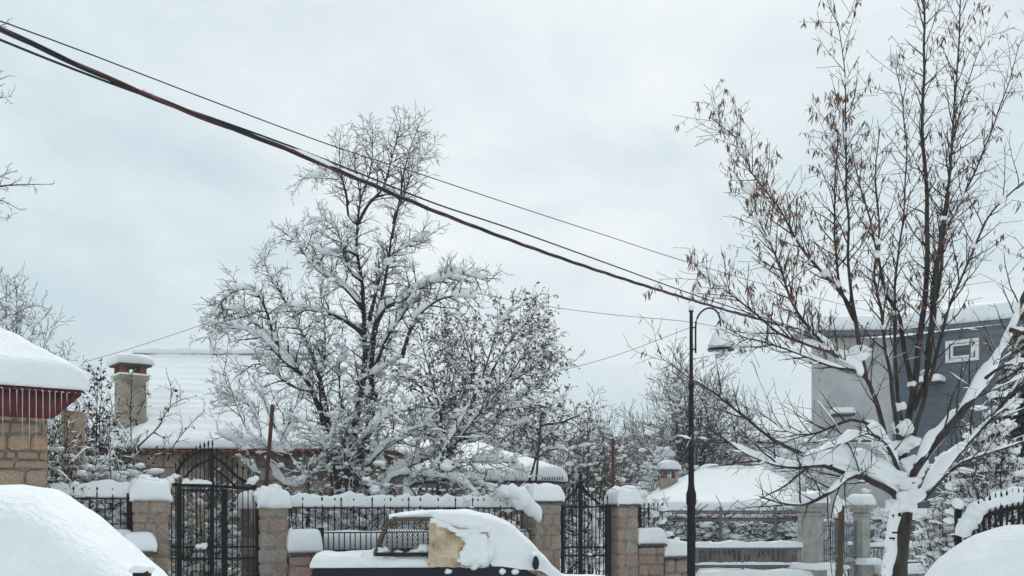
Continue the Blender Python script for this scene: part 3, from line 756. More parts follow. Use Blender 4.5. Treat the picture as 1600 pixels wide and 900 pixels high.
MB().box((cc.x-.05, cc.y-.2, cz+.10), (.16, .12, .22), ca).build('chimney_post', 'terracotta', ch)
MB().box((cc.x, cc.y, cz+.225), (.74, .74, .04), ca).build('chimney_slab', 'slab', ch)
mb = MB(); mb.snow(rect(cc.x, cc.y, cz+.24, .82, .82, ca), .25, .25, 5, 5, .12, 2, 3); mb.snow(rect(cc.x, cc.y, cz-.01, .72, .72, ca), .05, .05, 5, 5, .2, 3, 4); mb.build('chimney_snow', 'snow', ch, True)

# --- low shed roof right of the trees
t = thing('low_shed', P(770, 800, 23.5), 'low shed with sloping snow roof and grey gutter, left of the narrow gate', 'shed'); t.location.z = 0; WM[t.name] = Matrix.Translation(t.location)
a, b = P(640, 757, 22.0), P(884, 757, 22.0); c, d = P(700, 698, 25), P(640, 694, 25)
MB().box(((a.x+b.x)/2-.1, 23.5, (a.z-.12)/2), (b.x-a.x-.5, 2.6, a.z-.12)).build('wall', 'grime', t)
MB().prism([a, b, c, d], (0, 0, .05)).build('roof', 'slab', t)
MB().prism([b, b+Vector((0, 5, 0)), c], (0, 0, .05)).build('roof_hip', 'slab', t)
bar('gutter', a+Vector((0, -.06, -.03)), b+Vector((.05, -.06, -.03)), .09, 'iron_grey', t)
mb = MB(); mb.snow([a+Vector((0, -.05, .06)), b+Vector((.05, -.05, .06)), c+Vector((.1, 0, .05)), d+Vector((0, 0, .05))], .30, .2, 26, 12, .12, 1.4, 8)
mb.snow([b+Vector((.02, 0, .06)), b+Vector((.02, 5, .06)), c+Vector((.02, .1, .06)), c+Vector((0, 0, .06))], .24, .15, 12, 8, .12, 1.4, 9)
mb.build('roof_snow', 'snow', t, True)
g = random.Random(2)
for k in range(9):
    p = b+Vector((-.08-k*.055, -.05, .10)); MB().tube([p, p+Vector((0, -.005, .05)), p+Vector((0, 0, .10))], [.012, .012, .003], 5).build('snow_guard', 'black', t)

# --- low hip roofed house right of centre
t = thing('hip_roof_house', P(1160, 800, 32), 'low house with wide snow covered hip roof behind the lamp post', 'house'); t.location.z = 0; WM[t.name] = Matrix.Translation(t.location)
a, b = P(1008, 803, 29.5), P(1318, 803, 29.5); r0, r1 = P(1106, 742, 33.5), P(1190, 744, 33.5)
MB().box(((a.x+b.x)/2, 33.4, .74), (b.x-a.x-.7, 7.0, 1.48)).build('wall', 'grime', t)
up = Vector((0, 0, .04))
mb = MB(); mb.prism([a, b, r1, r0], up); mb.prism([b, b+Vector((0, 8, 0)), r1], up); mb.prism([a+Vector((0, 8, 0)), a, r0], up); mb.build('roof', 'terracotta', t)
mb = MB(); e = Vector((0, 0, .05))
mb.snow([a+e, b+e, r1+e, r0+e], .28, .2, 34, 18, .14, .8, 2, edges=(1, 1, 1, 0), low=.55, lip=.05)
mb.snow([b+e, b+e+Vector((0, 8, 0)), r1+e+Vector((0, .1, 0)), r1+e], .26, .2, 16, 10, .1, 1, 3); mb.snow([a+e+Vector((0, 8, 0)), a+e, r0+e, r0+e+Vector((0, .1, 0))], .26, .2, 16, 10, .1, 1, 4)
mb.blob(r0+Vector((.1, 0, .16)), .5, .4, .2, 3, .15, True); mb.blob((r0+r1)/2+Vector((.1, 0, .14)), 1.0, .4, .2, 5, .15, True)
mb.build('roof_snow', 'snow', t, True)
q = P(1045, 800, 32.5)
ch = MB().box((q.x, 32.5, 2.2), (.42, .42, 1.0), R(30)).build('chimney', 'render', t)
MB().box((q.x-.14, 32.4, 2.81), (.08, .12, .25), R(30)).build('chimney_post', 'terracotta', ch); MB().box((q.x+.14, 32.4, 2.81), (.08, .12, .25), R(30)).build('chimney_post', 'terracotta', ch)
MB().box((q.x, 32.5, 2.95), (.56, .56, .04), R(30)).build('chimney_slab', 'slab', ch)
MB().snow(rect(q.x, 32.5, 2.965, .60, .60, R(30)), .34, .28, 4, 4, .08, 2, 3).build('chimney_snow', 'snow', ch, True)

# --- small outbuilding with dark windows behind the right fence
t = thing('small_outbuilding', P(1375, 800, 26.5), 'low outbuilding with two dark windows seen behind the big trunk', 'shed'); t.location.z = 0; WM[t.name] = Matrix.Translation(t.location)
a, b = P(1352, 814, 26), P(1470, 814, 26)
MB().box(((a.x+b.x)/2, 27, .68), (b.x-a.x, 1.9, 1.36)).build('wall', 'concrete', t)
for x in (1361, 1380, 1400, 1424):
    f = MB().box((P(x, 834, 26.04).x, 26.03, P(x, 834, 26.04).z), (.25, .05, .50)).build('window_frame', 'white', t)
    MB().box((P(x, 834, 26.0).x, 26.0, P(x, 834, 26.0).z), (.19, .02, .44)).build('pane', 'pane', f)
MB().box(((a.x+b.x)/2, 27, 1.40), (b.x-a.x+.3, 2.4, .07)).build('roof', 'slab', t)
MB().snow(rect((a.x+b.x)/2, 27, 1.43, b.x-a.x+.4, 2.5), .26, .15, 16, 6, .1, 1.2, 3).build('roof_snow', 'snow', t, True)

# --- grey two storey house on the right
gA, gB, gC = P(1268, 800, 29.2), P(1396, 800, 29.0), P(1640, 800, 26.2)
EH = P(1396, 527, 29.0).z
t = thing('grey_house', ((gA.x+gC.x)/2, 30, 0), 'two storey blue grey house with white window behind the big bare tree', 'house')
def flat(p, z): return Vector((p.x, p.y, z))
dB = (flat(gC, 0)-flat(gB, 0)).normalized(); nB = Vector((dB.y, -dB.x, 0))
mb = MB(); mb.prism([flat(gA, 0), flat(gB, 0)+Vector((.3, 0, 0)), flat(gB, 0)+Vector((.3, 6, 0)), flat(gA, 0)+Vector((2.2, 6, 0))], (0, 0, EH)); mb.build('pale_wall', 'wallgrey', t)
mb = MB(); mb.prism([flat(gB, 0), flat(gC, 0), flat(gC, 0)+Vector((0, 8, 0)), flat(gB, 0)+Vector((0, 7, 0))], (0, 0, EH)); mb.build('siding_wall', 'wallblue', t)
lb = (flat(gC, 0)-flat(gB, 0)).length; rzB = math.atan2(dB.y, dB.x)
z = 1.0; k = 0
while z < EH-.1:          # siding boards, each lapped over the one below
    placed('siding_board', BARM, 'wallblue', t, Matrix.Translation(flat(gB, z)+dB*lb/2+nB*.012) @ Matrix.Rotation(rzB, 4, 'Z') @ Matrix.Rotation(R(5), 4, 'X') @ Matrix.Diagonal((lb, .02, .222, 1))); z += .21
def window(cx, cy, w, h, origin, d, n, label=None, mat='pane', off=.03):
    # cx, cy: photo pixel of its centre on the wall plane
    k = (cx-800)/FPX; o2 = flat(origin, 0); s = (k*o2.y-o2.x)/(d.x-k*d.y); p = o2+d*s; p.z = CZ+(HOR-cy)/FPX*p.y; rz = math.atan2(d.y, d.x)
    fr = MB(); u = Vector((0, 0, 1))
    for q, sz in ((d*(-w/2), (.09, .07, h+.09)), (d*(w/2), (.09, .07, h+.09)), (u*(h/2), (w-.09, .065, .09)), (u*(-h/2), (w-.09, .065, .09))): fr.box(p+q+n*(off), sz, rz)
    f = fr.build('window_frame', 'white', t)
    MB().box(p+n*(off-.01), (w-.08, .02, h-.08), rz).build('pane', mat, f)
    mb = MB(); mb.box(p+n*(off+.005), (w-.10, .03, .05), rz)
    return f, p
f, p = window(1504, 548, .80, .52, gB, dB, nB)
fr = MB(); 
for q, sz in ((dB*(-.27), (.06, .05, .38)), (dB*(.27), (.06, .05, .38)), (Vector((0, 0, .17)), (.5, .045, .06)), (Vector((0, 0, -.17)), (.5, .045, .06))): fr.box(p+q+nB*.05, sz, rzB)
fr.build('inner_sash', 'white', f)
window(1362, 560, 1.05, 1.0, gA, Vector((1, -.016, 0)).normalized(), Vector((0, -1, 0)), mat='curtain')
dA = (flat(gB, 0)-flat(gA, 0)).normalized()
def ledge(x, y, w, d, n, origin, nm):
    k = (x-800)/FPX; o2 = flat(origin, 0); s = (k*o2.y-o2.x)/(d.x-k*d.y); p = o2+d*s; p.z = CZ+(HOR-y)/FPX*p.y; rz = math.atan2(d.y, d.x)
    o = MB().box(p+n*.25, (w, .5, .05), rz).build(nm, 'slab', t); c = p+n*.25
    MB().snow(rect(c.x, c.y, p.z+.02, w+.05, .55, rz), .20, .12, 6, 4, .15, 2, x).build('ledge_snow', 'snow', o, True)
ledge(1312, 650, .6, dA, Vector((0, -1, 0)), gA, 'canopy'); ledge(1460, 600, .6, dB, nB, gB, 'canopy')
# roof: low pitch, deep snow
mb = MB(); oh = .45
ra, rb, rc = flat(gA, EH)+Vector((-oh, -oh, 0)), flat(gB, EH)+Vector((0, -oh, 0)), flat(gC, EH)+Vector((.8, 0, 0))-Vector((0, oh, 0))
back = Vector((0, 4.2, .62))
mb.prism([ra, rb, rb+back, ra+back+Vector((.9, 0, 0))], (0, 0, .12)); mb.prism([rb, rc, rc+back, rb+back], (0, 0, .12)); mb.build('roof', 'iron_grey', t)
mb = MB(); e = Vector((0, 0, .125))
mb.snow([ra+e+Vector((-.05, -.05, 0)), rb+e+Vector((.1, -.05, 0)), rb+e+back, ra+e+back+Vector((1.2, 0, 0))], .46, .3, 24, 12, .12, 1, 5, edges=(1, 0, 1, 1)); mb.snow([rb+e+Vector((-.1, -.05, 0)), rc+e+Vector((0, -.05, 0)), rc+e+back, rb+e+back], .48, .3, 30, 12, .10, 1, 5, edges=(0, 1, 1, 1))
mb.build('roof_snow', 'snow', t, True)

# ------------------------------------------------------------------ street lamp
LY = 17.7; q = P(1080, 800, LY); t = thing('street_lamp', (q.x, LY, 0), 'tall black street lamp with curved arm and snow capped shade', 'street lamp')
zt = P(0, 484, LY).z
mb = MB(); mb.lathe([(.16, 0), (.16, .1), (.10, .2), (.075, .35), (.073, P(0, 790, LY).z), (.088, P(0, 788, LY).z), (.09, P(0, 772, LY).z), (.066, P(0, 765, LY).z), (.052, P(0, 755, LY).z), (.043, P(0, 610, LY).z), (.056, P(0, 606, LY).z), (.056, P(0, 600, LY).z), (.034, P(0, 594, LY).z), (.029, zt-.05), (.044, zt-.03), (.044, zt)], (q.x, LY, 0), 20)
mb.build('post', 'iron', t, True)
MB().blob((q.x, LY, zt+.02), .05, .05, .085, 2, .1).build('post_snow', 'snow', t, True)
arm = [P(x, y, LY) for x, y in ((1087, 552), (1087, 510), (1089, 498), (1095, 488), (1104, 482), (1113, 482), (1121, 488), (1125, 498), (1126, 514))]
MB().tube(catmull(arm, .05), .016, 8).build('arm', 'iron', t, True)
for y in (512, 546): bar('bracket', P(1080, y, LY), P(1087, y, LY), .022, 'iron', t)
c = P(1126.5, 545, LY)
sh = MB().lathe([(.03, .36), (.05, .32), (.10, .26), (.175, .15), (.215, .045), (.232, .02), (.232, -.004), (.20, -.004), (.02, .04)], c, 24).build('lamp_shade', 'lampshade', t, True)
MB().lathe([(.225, -.002), (.236, -.004), (.236, -.028), (.225, -.03), (.20, -.028)], c, 24).build('rim', 'iron', sh, True)
MB().lathe([(.222, .028), (.226, .045), (.200, .13), (.158, .245), (.105, .325), (.05, .385), (.01, .40)], c, 24).build('shade_snow', 'snow', sh, True)
MB().lathe([(.135, .02), (.135, -.02), (.12, -.10), (.075, -.17), (.01, -.195)], c, 20).build('globe', 'lampglass', t, True)
MB().lathe([(.05, .02), (.05, -.04), (.03, -.09), (.005, -.10)], c, 10).build('bulb', 'white', t, True)

# ------------------------------------------------------------------ rusty posts and wires between them
def post(x, y, x2, Y, w, label, mat='rust', nm='rusty_post'):
    a = P(x, y, Y); b = P(x2, 900, Y); d = (a-b).normalized(); b = b-d*(b.z/d.z)
    o = MB().tube([b, a], w, 8).build(nm, mat, None, True); tag(o, label, 'post', 'rusty metal posts inside the garden' if mat == 'rust' else None); return o
post(426, 632, 405, 17.5, .036, 'leaning rusty post right of the arched gate')
post(958, 685, 956, 19.0, .029, 'upright rusty post behind the pillar right of the narrow gate')
post(846, 645, 826, 19.5, .022, 'thin dark post leaning among the vine left of the narrow gate')
o = post(1315, 790, 1312, 13.0, .042, 'brown wooden stake with snow left of the big tree trunk', 'wood', 'wooden_stake')
mb = MB(); mb.blob(P(1309, 790, 12.95), .05, .05, .12, 3); mb.blob(P(1316, 786, 13), .045, .045, .05, 5); mb.build('snow', 'snow', o, True, kind='stuff')

# ------------------------------------------------------------------ overhead cables
cA = P(-60, 800, 9.0); cB = P(1264, 800, 28.6)
def cable_pts(px, step=.25, dy=0.0):
    res = []
    for x, y in px:
        k = (x-800)/FPX; s = (k*cA.y-cA.x)/((cB.x-cA.x)-k*(cB.y-cA.y)); Y = cA.y+s*(cB.y-cA.y)+dy; res.append(P(x, y, Y))
    return catmull(res, step)
t = thing('cable_bundle', cable_pts([(0, 45), (150, 115)])[0], 'thick twisted black and red overhead cable crossing the sky', 'cable')
main = cable_pts([(-60, 17), (0, 45), (150, 114), (300, 177), (430, 226), (560, 280), (700, 338), (850, 394), (1000, 444), (1150, 489), (1262, 519)], .06)
for k, mt in enumerate(('cable', 'cable', 'cable_red')):
    pts = []; acc = 0
    for i, p in enumerate(main):
        if i: acc += (p-main[i-1]).length
        a = acc/2.4*2*PI+k*2*PI/3
        pts.append(p+Vector((0, math.cos(a)*.013, math.sin(a)*.017)))
    MB().tube(pts, .0145, 6).build('strand', mt, t, True)
mb = MB()
for a, b, s in ((452, 528, 1.0), (528, 566, .7), (222, 240, .4)):
    sub = [p for p in main if a < 800+FPX*p.x/p.y < b]
    mb.etube([(p.x, p.y, p.z+.035) for p in sub], [.028*s*min(1, 4*min(i+1, len(sub)-i)/len(sub)) for i in range(len(sub))], [.035*s*min(1, 4*min(i+1, len(sub)-i)/len(sub)) for i in range(len(sub))], 7)
mb.build('snow', 'snow', t, True, kind='stuff')
o = MB().tube(cable_pts([(-60, 34), (0, 62), (120, 110), (220, 147), (330, 184), (450, 227), (560, 270), (680, 318), (800, 358), (950, 412), (1100, 466), (1262, 518)], .3), .012, 6).build('service_cable', 'cable', None, True)
tag(o, 'single black cable just above the twisted cable bundle at mid sky', 'cable')
o = MB().tube(cable_pts([(-60, 12), (15, 38), (150, 88), (300, 146), (520, 228), (660, 273), (800, 320), (950, 369), (1080, 411), (1262, 462), (1500, 520)], .4, .5), .0075, 5).build('upper_wire', 'cable', None, True)
tag(o, 'thin uppermost wire running above the other cables', 'wire')
def wire(px, Y0, Y1, r, label):
    n = len(px); o = MB().tube(catmull([P(x, y, Y0+(Y1-Y0)*i/(n-1)) for i, (x, y) in enumerate(px)], .4), r, 4).build('thin_wire', 'cable', None, True); tag(o, label, 'wire', 'thin background wires')
wire([(745, 458), (850, 478), (960, 492), (1090, 505), (1200, 530)], 24, 29, .007, 'thin wire sagging left from the lamp head across the sky')
wire([(130, 566), (200, 546), (320, 506), (420, 470)], 30, 30, .007, 'thin wire rising from the chimney to the tall tree')
wire([(850, 586), (960, 556), (1080, 511)], 30, 26, .007, 'thin wire rising from the brown leaved tree to the lamp')
wire([(1085, 690), (1180, 692), (1262, 690)], 26, 28, .006, 'thin level wire right of the lamp post, above the hip roof')

# ------------------------------------------------------------------ pickup behind the snow bank
CA = R(6); cu = Vector((math.cos(CA), math.sin(CA), 0)); cv = Vector((-math.sin(CA), math.cos(CA), 0)); C0 = P(487, 800, 13.0); C0.z = 0
def C(u, v, z): return C0+cu*u+cv*v+Vector((0, 0, z))
def cpx(x, y, v):
    k = (x-800)/FPX; b = C0+cv*v; s = (k*b.y-b.x)/(cu.x-k*cu.y); q = b+cu*s; return P(x, y, q.y)
t = thing('pickup_truck', C(2, .8, 0), 'snow buried dark navy pickup with cardboard over its side window', 'pickup')
prof = [(0.03, .42), (0, .50), (.0, .84), (.03, .87), (2.75, .87), (3.15, .64), (4.15, .58), (4.42, .52), (4.46, .45), (4.42, .34), (4.15, .30), (3.82, .30), (3.78, .42), (3.60, .52), (3.40, .55), (3.20, .52), (3.02, .42), (2.98, .33), (1.28, .33), (1.22, .50), (1.05, .66), (.84, .70), (.64, .66), (.47, .50), (.43, .38)]
mb = MB(); mb.prism([C(u, 0, z) for u, z in prof], cv*1.62); bd = mb.build('body', 'navy', t)
bv = bd.modifiers.new('bevel', 'BEVEL'); bv.width = .025; bv.segments = 2; bv.limit_method = 'ANGLE'
for u in (.84, 3.40):
    for v in (.02, 1.42):
        pts = [C(u, v+k, .295) for k in (0, .04, .16, .20)]
        w = MB().tube(pts, [.25, .295, .295, .25], 20).build('wheel', 'rubber', t, True)
        MB().tube([C(u, v-.012, .295), C(u, v+.05, .295)], [.17, .19], 16).build('rim', 'iron_grey', w, True)
for u0, u1 in ((1.62, 2.80),):
    dd = MB(); dd.prism([C(u0, -.012, .42), C(u1, -.012, .42), C(u1+.05, -.012, .80), C(u1, -.012, .868), C(u0, -.012, .868)], cv*.02); d_ = dd.build('door', 'navy', t)
    MB().box(C(u0+.14, -.03, .76), (.16, .03, .03), CA).build('handle', 'black', d_)
MB().box(C(4.47, .8, .36), (.08, 1.6, .16), CA).build('bumper', 'black', t); MB().box(C(-.04, .8, .45), (.08, 1.55, .14), CA).build('bumper', 'black', t)
for v in (.22, 1.40): MB().blob(C(4.42, v, .50), .05, .10, .06, 1, 0).build('headlight', 'lampglass', t, True)
for v in (.02, 1.5): MB().box(C(-.012, v+.05, .66), (.03, .10, .22), CA).build('tail_light', 'red', t)
# cab frame
fp = [(586, 868), (590, 852), (604, 821), (613, 813), (640, 811), (676, 811)]
for v in (-.035, 1.5):
    MB().tube(catmull([cpx(x, y, 0)+cv*v for x, y in fp], .04), .027, 8).build('window_frame', 'basket', t, True)
    bar('window_sill', cpx(586, 866, 0)+cv*v, cpx(680, 866, 0)+cv*v, .05, 'black', t); bar('pillar', cpx(680, 813, 0)+cv*abs(v), cpx(680, 868, 0)+cv*abs(v), .05, 'navy', t)
    bar('pillar', C(2.30, .12 if v < 1 else 1.42, 1.44), C(2.82, .12 if v < 1 else 1.42, .87), .06, 'navy', t)
    bar('roof_rail', cpx(676, 813, 0)+cv*abs(v)+cv*(.06 if v < 0 else -.06), C(2.0, .10 if v < 0 else 1.44, 1.47), .04, 'navy', t)
mb = MB(); g = random.Random(1)
for k in range(30):
    x0 = 592+k*3.9
    for sg in (1, -1):
        a, b = (x0-26 if sg > 0 else x0), (x0 if sg > 0 else x0-26); ya, yb = 864, 815
        def lim(x, y, x2, y2):
            # clip on the window outline
            pts = []
            for i in range(13):
                f = i/12; xx = x+(x2-x)*f; yy = y+(y2-y)*f
                if xx < 676 and xx > 590+(862-yy)*.36: pts.append((xx, yy))
            return pts
        pp = lim(a, ya, b, yb)
        if len(pp) > 1: mb.tube([cpx(*pp[0], .02), cpx(*pp[-1], .02)], .0034, 3, False)
mb.build('wire_mesh', 'basket', t)
mb = MB(); mb.prism([C(1.05, .03, 1.505), C(2.28, .05, 1.47), C(2.28, 1.51, 1.47), C(1.05, 1.53, 1.505)], (0, 0, .03)); mb.build('roof', 'navy', t)
mb = MB(); mb.prism([C(2.31, .14, 1.45), C(2.84, .14, .87), C(2.84, 1.42, .87), C(2.31, 1.42, 1.45)], cu*.02); mb.build('windscreen', 'pane', t)
mb = MB(); mb.prism([C(1.66, .0, .88), C(2.70, .0, .88), C(2.26, .0, 1.40), C(1.66, .0, 1.44)], cv*.012); mb.build('side_window', 'pane', t)
# cardboard, crumpled
rows = []
for j in range(22):
    f = j/21; row = []
    for i in range(26):
        e = i/25; x = 671+94*e-2*f+2.5*mnoise.noise(Vector((f*6, e*2, 7))); y = 814+19*e+(72-18*e)*f+1.5*mnoise.noise(Vector((e*7, f, 3)))
        q = Vector((e*5, f*4, 2))
        row.append(cpx(x, y, -.08+.09*abs(mnoise.noise(q))+.07*abs(mnoise.noise(q*2.2+Vector((3, 1, 0))))+.015*mnoise.noise(q*6)-(.05*(1-e)**6))+Vector((0, 0, .012*mnoise.noise(q*1.7))))
    rows.append(row)
o = MB().grid(rows).build('cardboard', 'card', t, False, 'crumpled tan cardboard sheet over the side window'); solid(o, .004)
# snow on the truck
def interp(tab, u):
    for (a, x), (b, y) in zip(tab, tab[1:]):
        if u <= b: f = max(0, (u-a)/(b-a)); f = f*f*(3-2*f)*.4+f*.6; return x+(y-x)*f
    return tab[-1][1]
ZT = [(.92, 1.51), (1.0, 1.56), (1.2, 1.60), (1.6, 1.635), (2.0, 1.635), (2.35, 1.585), (2.62, 1.47), (2.87, 1.26), (3.08, 1.03), (3.22, .86), (3.36, .74), (3.6, .68), (4.1, .66), (4.4, .60)]
ZB = [(.92, 1.525), (1.5, 1.53), (1.60, 1.53), (1.72, 1.47), (1.85, 1.42), (2.0, 1.40), (2.10, 1.36), (2.22, 1.36), (2.30, 1.0), (2.36, .90), (3.0, .84), (3.3, .66), (3.5, .60), (4.4, .52)]
rows = []; n = 90
for i in range(n+1):
    u = 1.0+(4.42-1.0)*i/n; zt, zb = interp(ZT, u), interp(ZB, u); row = []; wd = (.80 if u < 1.55 else .86) if u < 3.3 else .84
    k = .36
    if u < 1.15: wd *= .93+.07*(u-1.0)/.15
    for j in range(29):
        a = PI*j/28; c, s2 = math.cos(a), math.sin(a)
        v = .80-wd*math.copysign(abs(c)**k, c); z = zb+(zt-zb)*(s2**.45 if s2 > 0 else 0)
        q = Vector((u*2.2, v*2.2, z*2)); q2 = Vector((u*7, v*7, z*7))
        z += (.022*mnoise.noise(q)+.010*mnoise.noise(q2))*(1 if 1 < j < 27 else .5)
        if j == 0: z -= .02+.05*max(0, mnoise.noise(Vector((u*6, 3, 0)))) ; v += .03
        row.append(C(u, v-.015*mnoise.noise(q2+Vector((3, 1, 1))), z))
    rows.append(row)
mb = MB().grid(rows)
z0 = .868
mb.snow([C(-.02, -.03, z0), C(1.62, -.03, z0), C(1.62, .22, z0+.0), C(-.02, .22, z0)], .15, .09, 26, 3, .22, 3.2, 5, lip=.15)
mb.snow([C(-.02, .15, z0), C(.98, .15, z0), C(.98, 1.65, z0), C(-.02, 1.65, z0)], .17, .12, 12, 12, .25, 2.2, 6)
mb.snow([C(.70, -.0, z0+.08), C(1.12, -.0, z0+.08), C(1.05, .30, z0+.12), C(.75, .30, z0+.12)], .10, .12, 6, 4, .3, 3, 2)
g = random.Random(9)
for x, y, r in ((602, 860, .06), (622, 864, .05), (650, 863, .06), (664, 858, .08), (672, 862, .07), (640, 866, .05), (590, 864, .09), (578, 868, .09)): mb.blob(cpx(x, y, .04), r*1.3, r, r*.8, x, .3)
# snow stuck to the cardboard
pts = catmull([cpx(x, y, -.06) for x, y in ((672, 814), (684, 815), (700, 823), (718, 831), (740, 830), (766, 828))], .03)
mb.etube([tuple(p) for p in pts], [.05+.02*mnoise.noise(p*9) for p in pts], [.035+.02*mnoise.noise(p*8) for p in pts], 8)
mb.blob(cpx(752, 862, -.05), .17, .05, .20, 4.4, .22, True, 2.2)
for x, y, rx, rz in ((745, 858, .15, .24), (738, 842, .12, .10), (728, 868, .08, .10), (742, 868, .17, .11), (752, 846, .11, .10), (730, 876, .13, .05), (756, 862, .09, .17), (735, 838, .14, .05), (690, 820, .07, .035), (722, 834, .10, .04)):
    mb.blob(cpx(x, y, -.075), rx, .035, rz, x*.37, .35, True)
mb.build('snow_cover', 'snow_near', t, True)
mi = MB().blob(cpx(837, 880, -.16), .045, .06, .095, 3, .06, True).build('wing_mirror', 'black', t, True)
bar('mirror_arm', cpx(837, 886, -.14), cpx(840, 888, .05), .03, 'black', t)
MB().blob(cpx(835, 866, -.16), .05, .06, .03, 3).build('mirror_snow', 'snow', mi, True)
mb = MB()
for x in (700, 785, 805): mb.blob(cpx(x, 893, -.02), .05, .02, .04, x, .3)
mb.build('door_snow', 'snow', t, True, kind='stuff')

# ------------------------------------------------------------------ snow covered car at lower left
KA = R(10); ku = Vector((math.cos(KA), math.sin(KA), 0)); kv = Vector((-math.sin(KA), math.cos(KA), 0)); K0 = P(188, 800, 6.9); K0.z = 0
def K(u, v, z): return K0+ku*u+kv*v+Vector((0, 0, z))
t = thing('snow_covered_car', K(-1.2, .8, 0), 'parked car under a smooth thick snow blanket at the lower left', 'car')
mb = MB(); mb.prism([K(u, .08, z) for u, z in ((-3.1, .45), (-3.1, .85), (-2.9, 1.35), (-2.5, 1.47), (-.95, 1.47), (-.2, .92), (.75, .78), (.95, .6), (.95, .35), (-3.0, .35))], kv*1.5); bd = mb.build('body', 'black', t)
for u in (-2.4, .2):
    for v in (.06, 1.42): MB().tube([K(u, v+k, .32) for k in (0, .04, .16, .2)], [.27, .315, .315, .27], 18).build('wheel', 'rubber', t, True)
ZT = [(-3.35, .9), (-3.2, 1.35), (-2.9, 1.66), (-2.4, 1.775), (-1.5, 1.80), (-.95, 1.80), (-.70, 1.76), (-.45, 1.61), (-.2, 1.40), (.0, 1.20), (.2, .99), (.45, .84), (.8, .76), (1.1, .58)]
rows = []; n = 80
for i in range(n+1):
    u = -3.35+4.45*i/n; zt = interp(ZT, u); row = []
    for j in range(33):
        a = PI*j/32; c, s2 = math.cos(a), math.sin(a)
        v = .83-.95*math.copysign(abs(c)**.55, c); z = .45+(zt-.45)*(max(0, s2)**.55)
        q = Vector((u*1.3, v*1.3, z)); z += .035*mnoise.noise(q)+.012*mnoise.noise(q*4)
        row.append(K(u, v, z))
    rows.append(row)
mb = MB().grid(rows)
mb.build('snow_cover', 'snow_near', t, True)
mi = MB().box(P(222, 899, 6.75), (.10, .12, .06), KA).build('wing_mirror', 'black', t)
MB().blob(P(222, 889, 6.75), .085, .09, .035, 4, .12, True).build('mirror_snow', 'snow_near', mi, True)

# ------------------------------------------------------------------ snow mound and black railing at lower right
c = Vector((5.0, 9.3, 0.0)); mb = MB(); vs, fs = _ico(5); n0 = 0
for v in vs:
    x, y, z = v; e = .72
    f = lambda a: math.copysign(abs(a)**e, a)
    q = Vector(v)*1.6; k = 1+.05*mnoise.noise(q)+.018*mnoise.noise(q*3.5)
    mb.v.append((c.x+f(x)*1.22*k, c.y+f(y)*1.1*k, max(-.05, c.z+f(z)*1.47*k+.03*x)))
mb.f = list(fs)
o = mb.build('snow_mound', 'snow_near', None, True); tag(o, 'big rounded snow mound before the black railing at the lower right', 'snow mound')
BY = 10.6
t = thing('curved_railing', P(1570, 800, BY), 'black iron railing with rising curved top rail above the snow mound', 'railing'); t.location.z = 0; WM[t.name] = Matrix.Translation(t.location)
rp = catmull([P(x, y, BY+.1*(1600-x)/70) for x, y in ((1527, 813), (1545, 804), (1570, 797), (1600, 792), (1650, 790), (1720, 800))], .05)
MB().tube(rp, .022, 8).build('top_rail', 'iron', t, True)
def rail_z(x):
    for a, b in zip(rp, rp[1:]):
        if a.x <= x <= b.x: return a.z+(b.z-a.z)*(x-a.x)/max(1e-6, b.x-a.x), a.y
    return rp[-1].z, rp[-1].y
x = P(1536, 0, BY).x
i = 0
while x < P(1715, 0, BY).x:
    z, y = rail_z(x); pk = bar('picket', (x, y, .3), (x, y, z+.12), .016 if i % 4 else .028, 'iron', t, rz=0.0); finial(Vector((x, y, z+.12)), .016, .10, 'iron', pk); x += .055; i += 1
q = P(1497, 794, 11.2); bar('post', (q.x, q.y, 0), q, .06, 'iron', t, rz=0.0)
mb = MB(); g = random.Random(4)
m_ = len(rp); hh_ = [.085+.045*mnoise.noise(p*7)+.02*mnoise.noise(p*17) for p in rp]
mb.etube([(p.x, p.y+.035, p.z+.015+h_) for p, h_ in zip(rp, hh_)], [.05]*m_, hh_, 9)
for x, y, r in ((1497, 787, .06), (1527, 796, .10), (1520, 806, .11), (1512, 818, .10), (1535, 790, .08), (1505, 828, .09)): mb.blob(P(x, y, 10.75), r, r, r, x, .25)
mb.build('snow', 'snow_near', t, True, kind='stuff')
#TREES
# ==================================================================== TREES
def finish(tr, root, kind='stuff', mat='snow'):
    if tr.sn.v: tr.sn.build('snow', mat, root, True, kind=kind)

def root_at(name, x, Y, label, cat, group=None):
    p = P(x, 800, Y); return thing(name, (p.x, p.y, 0), label, cat, group)

def gnd(x, Y): return HOR+CZ*FPX/Y      # photo row of the ground at depth Y

# --- the big linden at the right -------------------------------------------------
Y = 12.0; t = root_at('linden_tree', 1398, Y, 'big bare linden with brown hanging bracts and snow in its forks', 'tree', 'trees around the gardens')
T1 = Tree(101); tr = T1
TR = tr.limb([(1402, 1012), (1402, 950), (1400, 900), (1404, 850), (1410, 800), (1414, 765)], .155, .115, Y, snow=0, wob=.01)
LM = {}
LM['lead'] = tr.limb([(1412, 800), (1410, 740), (1410, 705), (1414, 682), (1427, 617), (1436, 534), (1448, 440), (1447, 320), (1441, 213), (1443, 110), (1444, 11), (1440, -60)], .060, .009, Y, 0, .25, .5)
LM['b1'] = tr.limb([(1412, 790), (1400, 740), (1380, 668), (1366, 621), (1348, 583), (1321, 563), (1302, 550), (1280, 529), (1255, 500), (1236, 470), (1215, 411), (1188, 347), (1172, 300)], .046, .006, Y, 0, -.9, 1.0)
LM['b1b'] = tr.limb([(1352, 590), (1344, 546), (1334, 495), (1317, 463), (1290, 432), (1247, 384), (1215, 320), (1172, 267), (1156, 224), (1129, 197), (1108, 182)], .034, .004, Y, -.35, -.2, .9)
